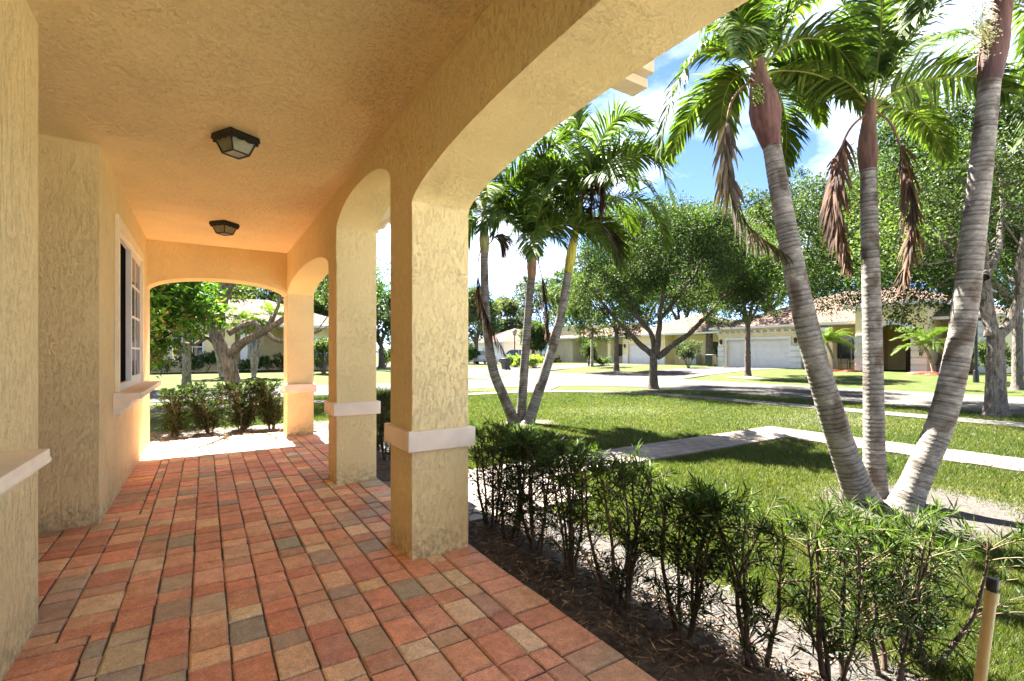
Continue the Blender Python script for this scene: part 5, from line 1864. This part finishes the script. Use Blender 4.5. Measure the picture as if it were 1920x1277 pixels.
bush('bush', 'yellow-green mounded bush beside the right far palm trunk', P(1001, 690), 1.4, 1.0, 1.1, 2600, .16, [(0.12, 0.17, 0.03), (0.22, 0.27, 0.05), (0.30, 0.34, 0.08)], 406)
bush('bush', 'light green upright bush beside the entry of the second house', P(1104, 686), .8, .8, 2.6, 3000, .14, PAL_LIGHT, 407)
bush('bush', 'low planting at the foot of the second house entry columns', P(1130, 685), 1.2, .9, .8, 2000, .13, PAL_LIGHT, 408)
bush('bush', 'bright green clipped hedge block at the far left of the street', P(880, 683), .8, .8, 2.6, 3000, .2, PAL_BIG[:4], 409, box=True)
bush('bush', 'bright green bush seen right of the corner column across the side street', P(607, 700), 1.2, 1.0, 2.2, 3200, .12, PAL_LIGHT, 410)
bush('bush', 'rounded green bush seen between the near column and second column', P(722, 688), 1.5, 1.2, 2.2, 3200, .15, PAL_LIGHT, 411)
bush('bush', 'low green bush against the right house corner', at_x(1866, 33), .9, .9, 2.0, 3000, .12, PAL_LIGHT, 412)

for nm, px, py, r_ in (('red_mulch_ring', 1756, 32.8, 1.3), ('red_mulch_ring', 1572, 33.2, 1.1)):
    b = at_x(px, py)
    m = MB(); n = 24
    for k, (rr, zz) in enumerate(((1.0, -.02), (.9, .06), (.4, .1))): pass
    V = [(b.x, b.y, b.z + .1)]
    for rr, zz in ((1.0, -.02), (.85, .06)):
        V += [(b.x + math.cos(6.283 * i / n) * r_ * rr * (1 + .08 * math.sin(i * 2.3)), b.y + math.sin(6.283 * i / n) * r_ * rr, b.z + zz) for i in range(n)]
    fs = [(0, 1 + n + i, 1 + n + (i + 1) % n) for i in range(n)] + [(1 + i, 1 + (i + 1) % n, 1 + n + (i + 1) % n, 1 + n + i) for i in range(n)]
    m.add(V, fs); o = m.build(nm, M['mulchred']); tag(o, kind='structure')
for px, py, r_ in ((1156, 697.5, 1.5), (1402, 707.5, 1.2)):
    b = P(px, py); n = 24
    V = [(b.x, b.y, b.z + .08)] + [(b.x + math.cos(6.283 * i / n) * r_ * (1 + .1 * math.sin(i * 2.3)), b.y + math.sin(6.283 * i / n) * r_, b.z + (-.02 if j == 0 else 0)) for j in (0,) for i in range(n)]
    m = MB(); m.add(V, [(0, 1 + i, 1 + (i + 1) % n) for i in range(n)]); tag(m.build('mulch_ring', M['mulch']), kind='structure')


# ------------------------------------------------------------------ cars, bins, posts, chairs
def car(loc, rz, label, paint, suv=True):
    loc = Vector(loc)
    t = thing('parked_car', (0, 0, 0), label, 'car', 'cars parked on the far driveway')
    L, W, H = 4.5, 1.82, (1.68 if suv else 1.46)
    # stations along x with half-width and z of belt; loft lower body
    body = MB()
    prof = [(-2.25, .45, .62), (-2.2, .35, .95), (-1.95, .30, 1.02), (-.9, .28, 1.0), (.9, .28, .98), (1.5, .28, .90), (2.05, .32, .80), (2.25, .42, .62)]
    if suv: prof[1] = (-2.2, .35, 1.05); prof[2] = (-2.0, .3, 1.08)
    V = []
    for x, z0, z1 in prof:
        w = W / 2 * (1 - .12 * (abs(x) / 2.25) ** 6)
        V += [(x, -w * .93, z0), (x, -w, z0 + .15), (x, -w, z1 - .12), (x, -w * .94, z1), (x, w * .94, z1), (x, w, z1 - .12), (x, w, z0 + .15), (x, w * .93, z0)]
    fs = []
    for i in range(len(prof) - 1):
        for j in range(8):
            fs.append((i * 8 + j, i * 8 + (j + 1) % 8, (i + 1) * 8 + (j + 1) % 8, (i + 1) * 8 + j))
    fs += [tuple(range(8)), tuple(range((len(prof) - 1) * 8, len(prof) * 8))[::-1]]
    body.add(V, fs)
    rx0, rx1 = (-1.9, .25) if suv else (-1.35, .15)
    # roof skin and pillars
    ww = W / 2 * .9; rw = W / 2 * .74
    zb = .99
    gh = [(-2.05 if suv else -1.9, zb), (rx0 + .1, H - .05), (rx0 + .5, H), (rx1, H - .02), (rx1 + .25, H - .08), (1.15, zb - .03)]
    V = []
    for x, z in gh:
        k = (z - zb) / (H - zb); hw = ww + (rw - ww) * max(0, k)
        V += [(x, -hw, z), (x, hw, z)]
    roof_i = [(2 * i, 2 * i + 1, 2 * i + 3, 2 * i + 2) for i in range(1, 4)]
    body.add([(x, y, z + .012) for x, y, z in V], roof_i)
    for sg in (0, 1):
        for i, w_ in ((0, .09), (3, .05), (4, .07)):
            a, b_ = Vector(V[2 * i + sg]), Vector(V[2 * (i + 1) + sg])
            body.tube([a, b_], .035, 6)
        a = Vector(V[2 * 2 + sg]) + Vector((.75, 0, 0)); s_ = -1 if sg == 0 else 1
        body.tube([(a.x, s_ * rw, H - .02), (a.x - .05, s_ * ww, zb)], .035, 6)
    bo = body.build('body', paint, t, smooth=False)
    g = MB(); n = len(gh)
    gl = [(x * .985, y * .985, z - .01) for x, y, z in V]
    g.add(gl, [(2 * i, 2 * i + 1, 2 * i + 3, 2 * i + 2) for i in range(n - 1)] + [tuple(2 * i for i in range(n)), tuple(2 * i + 1 for i in range(n))[::-1]])
    g.build('window_glass', M['glass'], t)
    for x in (-1.38, 1.38):
        for s_ in (-1, 1):
            m = MB(); y = s_ * (W / 2 - .1)
            m.tube([(x, y - .11, .33), (x, y - .08, .33), (x, y + .08, .33), (x, y + .11, .33)], [.29, .335, .335, .29], 18)
            w = m.build('wheel', M['tyre'], t)
            m = MB(); yy = y + s_ * .1
            m.tube([(x, yy, .33), (x, yy + s_ * .02, .33)], [.22, .2], 14); m.build('rim', M['rim'], w)
    for s_ in (-1, 1):
        m = MB(); y = s_ * .72; zt = .95 if suv else .82
        m.box(-2.275, -2.15, y - .13, y + .13, zt - .14, zt + .06); m.build('tail_light', M['redl'], t, bevel=.02)
        m = MB(); m.box(2.05, 2.235, y - .16, y + .14, .62, .74); m.build('headlight', M['frost'], t, bevel=.02)
    m = MB(); m.box(-2.29, -2.24, -.26, .26, .55, .68); m.build('number_plate', M['housew'], t)
    for s_ in (-1, 1):
        m = MB(); m.box(.75, .93, s_ * .98 - .09, s_ * .98 + .09, 1.0, 1.13); m.build('mirror', paint, t, bevel=.03)
    t.location = loc; t.rotation_euler = (0, 0, rz)
    return t


def on_ground(px, t):
    dx, dy = ray(px); x, y = dx * t, dy * t
    return Vector((x, y, float(gz(x, y)) + .02))


car(on_ground(913, 64), math.radians(40), 'silver-white hatchback with red tail lights parked at the far left', M['cars'], True)
car(on_ground(962, 60), math.radians(150), 'white crossover parked beside the dark bin and lamp post', M['carw'], True)


def bin_(loc, label, mat):
    x, y, z = loc
    t = thing('wheelie_bin', loc, label, 'bin')
    m = MB(); m.frustum((x, y), z + .06, .24, .27, z + .92, .30, .34); m.build('bin_body', mat, t, bevel=.02)
    m = MB(); m.prism([(x - .33, z + .93), (x + .35, z + .93), (x + .35, z + .97), (x, z + 1.03), (x - .33, z + .98)], 'y', y - .35, y + .35); m.build('lid', mat, t, bevel=.01)
    for s in (-1, 1):
        m = MB(); m.tube([(x + .24, y + s * .27 - .03, z + .1), (x + .24, y + s * .27 + .03, z + .1)], .1, 12); m.build('wheel', M['tyre'], t)
    m = MB(); m.tube([(x + .36, y - .28, z + .9), (x + .4, y - .2, z + .9), (x + .4, y + .2, z + .9), (x + .36, y + .28, z + .9)], .018, 6); m.build('handle', mat, t)
    return t


bin_(P(948, 693.5), 'dark lidded wheelie bin standing on the far grass by the cars', M['bin'])
bin_(Vector((35.4, 25.2, float(gz(35.4, 25.2)))), 'dark wheelie bin against the left side of the double garage', M['bin'])


def lamp_post(loc, h, label):
    x, y, z = loc
    t = thing('lamp_post', loc, label, 'lamp post')
    m = MB(); m.tube([(x, y, z - .1), (x, y, z + .5), (x, y, z + .52), (x, y, z + h)], [.11, .10, .065, .05], 12); m.build('pole', M['black'], t)
    m = MB(); m.frustum((x, y), z + h, .10, .10, z + h + .42, .17, .17); ln = m.build('lantern', M['frost'], t)
    m = MB(); m.frustum((x, y), z + h + .421, .22, .22, z + h + .6, .04, .04); m.box(x - .13, x + .13, y - .13, y + .13, z + h - .04, z + h - .001)
    for sx in (-1, 1):
        for sy in (-1, 1): m.tube([(x + sx * .105, y + sy * .105, z + h), (x + sx * .175, y + sy * .175, z + h + .42)], .014, 5)
    m.build('lantern_cap', M['black'], ln)
    return t


b = P(1830, 717); lamp_post(b, 4.0, 'black lamp post on the grass before the right house corner')
b = P(965, 688); lamp_post(b, 3.2, 'small black lamp post between the far parked cars')


def chair(loc, rz, label):
    t = thing('garden_chair', (0, 0, 0), label, 'chair', 'black garden chairs at the right house')
    m = MB(); m.box(-.25, .25, -.25, .25, .42, .46); m.build('seat', M['black'], t, bevel=.01)
    m = MB()
    for k in range(7): m.tube([(-.21 + k * .07, .25, .5), (-.21 + k * .07, .33, .98)], .014, 5)
    m.tube([(-.26, .24, .44), (-.26, .33, .98), (-.15, .345, 1.06), (.15, .345, 1.06), (.26, .33, .98), (.26, .24, .44)], .02, 6); m.build('backrest', M['black'], t)
    for x in (-.24, .24):
        m = MB(); m.tube([(x, -.24, .43), (x, -.27, 0)], .02, 6); m.build('leg', M['black'], t)
        m = MB(); m.tube([(x, .24, .43), (x, .3, 0)], .02, 6); m.build('leg', M['black'], t)
        m = MB(); m.tube([(x, .29, .68), (x, -.1, .68), (x, -.25, .64), (x, -.25, .44)], .018, 6); m.build('armrest', M['black'], t)
    t.location = loc; t.rotation_euler = (0, 0, rz)
    return t


chair(at_x(1583, 36.2), math.radians(-80), 'black metal garden chair beside the small palm left of the entry')
chair(at_x(1606, 36.6), math.radians(-110), 'black metal garden chair nearest the middle palm trunk')
chair(at_x(1750, 35.6), math.radians(-90), 'black metal garden chair behind the palm right of the entry arch')

# air conditioner by the second house
b = at_x(1303, 39.2)
t = thing('air_conditioner', b, 'pale grey air conditioning unit against the yellow wall beside the bush', 'air conditioner')
m = MB(); m.box(b.x - .4, b.x + .4, b.y - .4, b.y + .4, b.z + .05, b.z + 1.0)
for k in range(9): m.box(b.x - .41, b.x + .41, b.y - .41, b.y + .41, b.z + .15 + k * .09, b.z + .18 + k * .09)
m.build('casing', M['grey'], t)
m = MB(); m.tube([(b.x, b.y, b.z + 1.0), (b.x, b.y, b.z + 1.04)], [.34, .3], 16); m.build('fan_grille', M['black'], t)

# sprinkler riser in the hedge line
x, y = at(1848, 1200, 1.27).x, at(1848, 1200, 1.27).y
t = thing('sprinkler_riser', (x, y, G0), 'tan plastic sprinkler riser pipe with black head at the end of the near hedge', 'sprinkler pipe')
m = MB()
tp = at(1861, 1098, 1.27); bt = at(1836, 1290, 1.27)
dirv = (tp - bt).normalized()
ft = bt + dirv * ((G0 - .05 - bt.z) / dirv.z)
m.tube([ft, bt, tp - dirv * .03], [.0125, .0125, .0125], 18); m.build('pipe', M['pvc'], t, smooth=False)
m = MB(); m.tube([tp - dirv * .045, tp - dirv * .0451 + dirv * .03], [.0155, .0155], 18); m.build('coupling', M['pvc'], t)
m = MB(); m.tube([tp - dirv * .015, tp - dirv * .005, tp + dirv * .018, tp + dirv * .02], [.0105, .0135, .0135, .010], 18); m.build('nozzle', M['black'], t)

# ------------------------------------------------------------------ light
ELEV, AZ = 57.0, 1.0       # azimuth measured from +Y towards +X
sun = bpy.data.lights.new('sun', 'SUN'); sun.energy = 5.0; sun.angle = math.radians(0.53); sun.color = (1.0, 0.95, 0.86)
so = bpy.data.objects.new('sun', sun); COL.objects.link(so)
d = Vector((math.sin(math.radians(AZ)) * math.cos(math.radians(ELEV)), math.cos(math.radians(AZ)) * math.cos(math.radians(ELEV)), math.sin(math.radians(ELEV))))
so.rotation_euler = d.to_track_quat('Z', 'Y').to_euler()
so.location = (0, 30, 40)

w = bpy.data.worlds.new('World'); sc.world = w; w.use_nodes = True
nt = w.node_tree
bgn = nt.nodes['Background']
sky = nt.nodes.new('ShaderNodeTexSky'); sky.sky_type = 'NISHITA'; sky.sun_disc = False
sky.sun_elevation = math.radians(ELEV); sky.sun_rotation = math.radians(AZ)
sky.altitude = 6000; sky.air_density = 0.7; sky.dust_density = 0.0; sky.ozone_density = 3.5
tc = nt.nodes.new('ShaderNodeTexCoord')
# clouds: project the direction on a flat layer
sep = nd(nt, 'ShaderNodeSeparateXYZ'); lk(nt, tc.outputs['Generated'], sep.inputs[0])
zz = nd(nt, 'ShaderNodeMath', operation='MAXIMUM'); lk(nt, sep.outputs[2], zz.inputs[0]); zz.inputs[1].default_value = 0.0
za = nd(nt, 'ShaderNodeMath', operation='ADD'); lk(nt, zz.outputs[0], za.inputs[0]); za.inputs[1].default_value = 0.22
vd = nd(nt, 'ShaderNodeVectorMath', operation='DIVIDE'); lk(nt, tc.outputs['Generated'], vd.inputs[0])
cb = nd(nt, 'ShaderNodeCombineXYZ')
for i in range(3): lk(nt, za.outputs[0], cb.inputs[i])
lk(nt, cb.outputs[0], vd.inputs[1])
mp = nd(nt, 'ShaderNodeMapping'); lk(nt, vd.outputs[0], mp.inputs['Vector']); mp.inputs['Location'].default_value = (0.35, 0.1, 0.0)
cn = noise(nt, mp.outputs[0], 1.55, 9, 0.58, 0.25)
cm_ = ramp(nt, cn, [(0.42, (0, 0, 0)), (0.66, (1, 1, 1))]).outputs[0]
cf = nd(nt, 'ShaderNodeMath', operation='MULTIPLY'); lk(nt, cm_, cf.inputs[0]); cf.inputs[1].default_value = 0.7
out = mix(nt, 'MIX', cf.outputs[0], sky.outputs[0], (5.6, 5.7, 5.9))
lk(nt, out, bgn.inputs['Color'])
bgn.inputs['Strength'].default_value = 0.052

# ------------------------------------------------------------------ camera and render settings
cam = bpy.data.cameras.new('camera'); co = bpy.data.objects.new('camera', cam); COL.objects.link(co)
co.location = (0, 0, CH); co.rotation_euler = (math.radians(90), 0, -YAW)
cam.sensor_width = 36; cam.lens = 36 * F / 1920; cam.shift_y = (HY - 638.5) / 1920
cam.clip_start = 0.05; cam.clip_end = 2000
sc.camera = co
sc.view_settings.view_transform = 'Standard'; sc.view_settings.look = 'None'
sc.view_settings.gamma = 1.0
sc.view_settings.exposure = 3.7
sc.render.engine = 'CYCLES'
cy = sc.cycles
cy.max_bounces = 10; cy.diffuse_bounces = 7; cy.glossy_bounces = 3; cy.transmission_bounces = 6; cy.transparent_max_bounces = 4
cy.caustics_reflective = False; cy.caustics_refractive = False
cy.use_denoising = True
cy.sample_clamp_indirect = 6.0
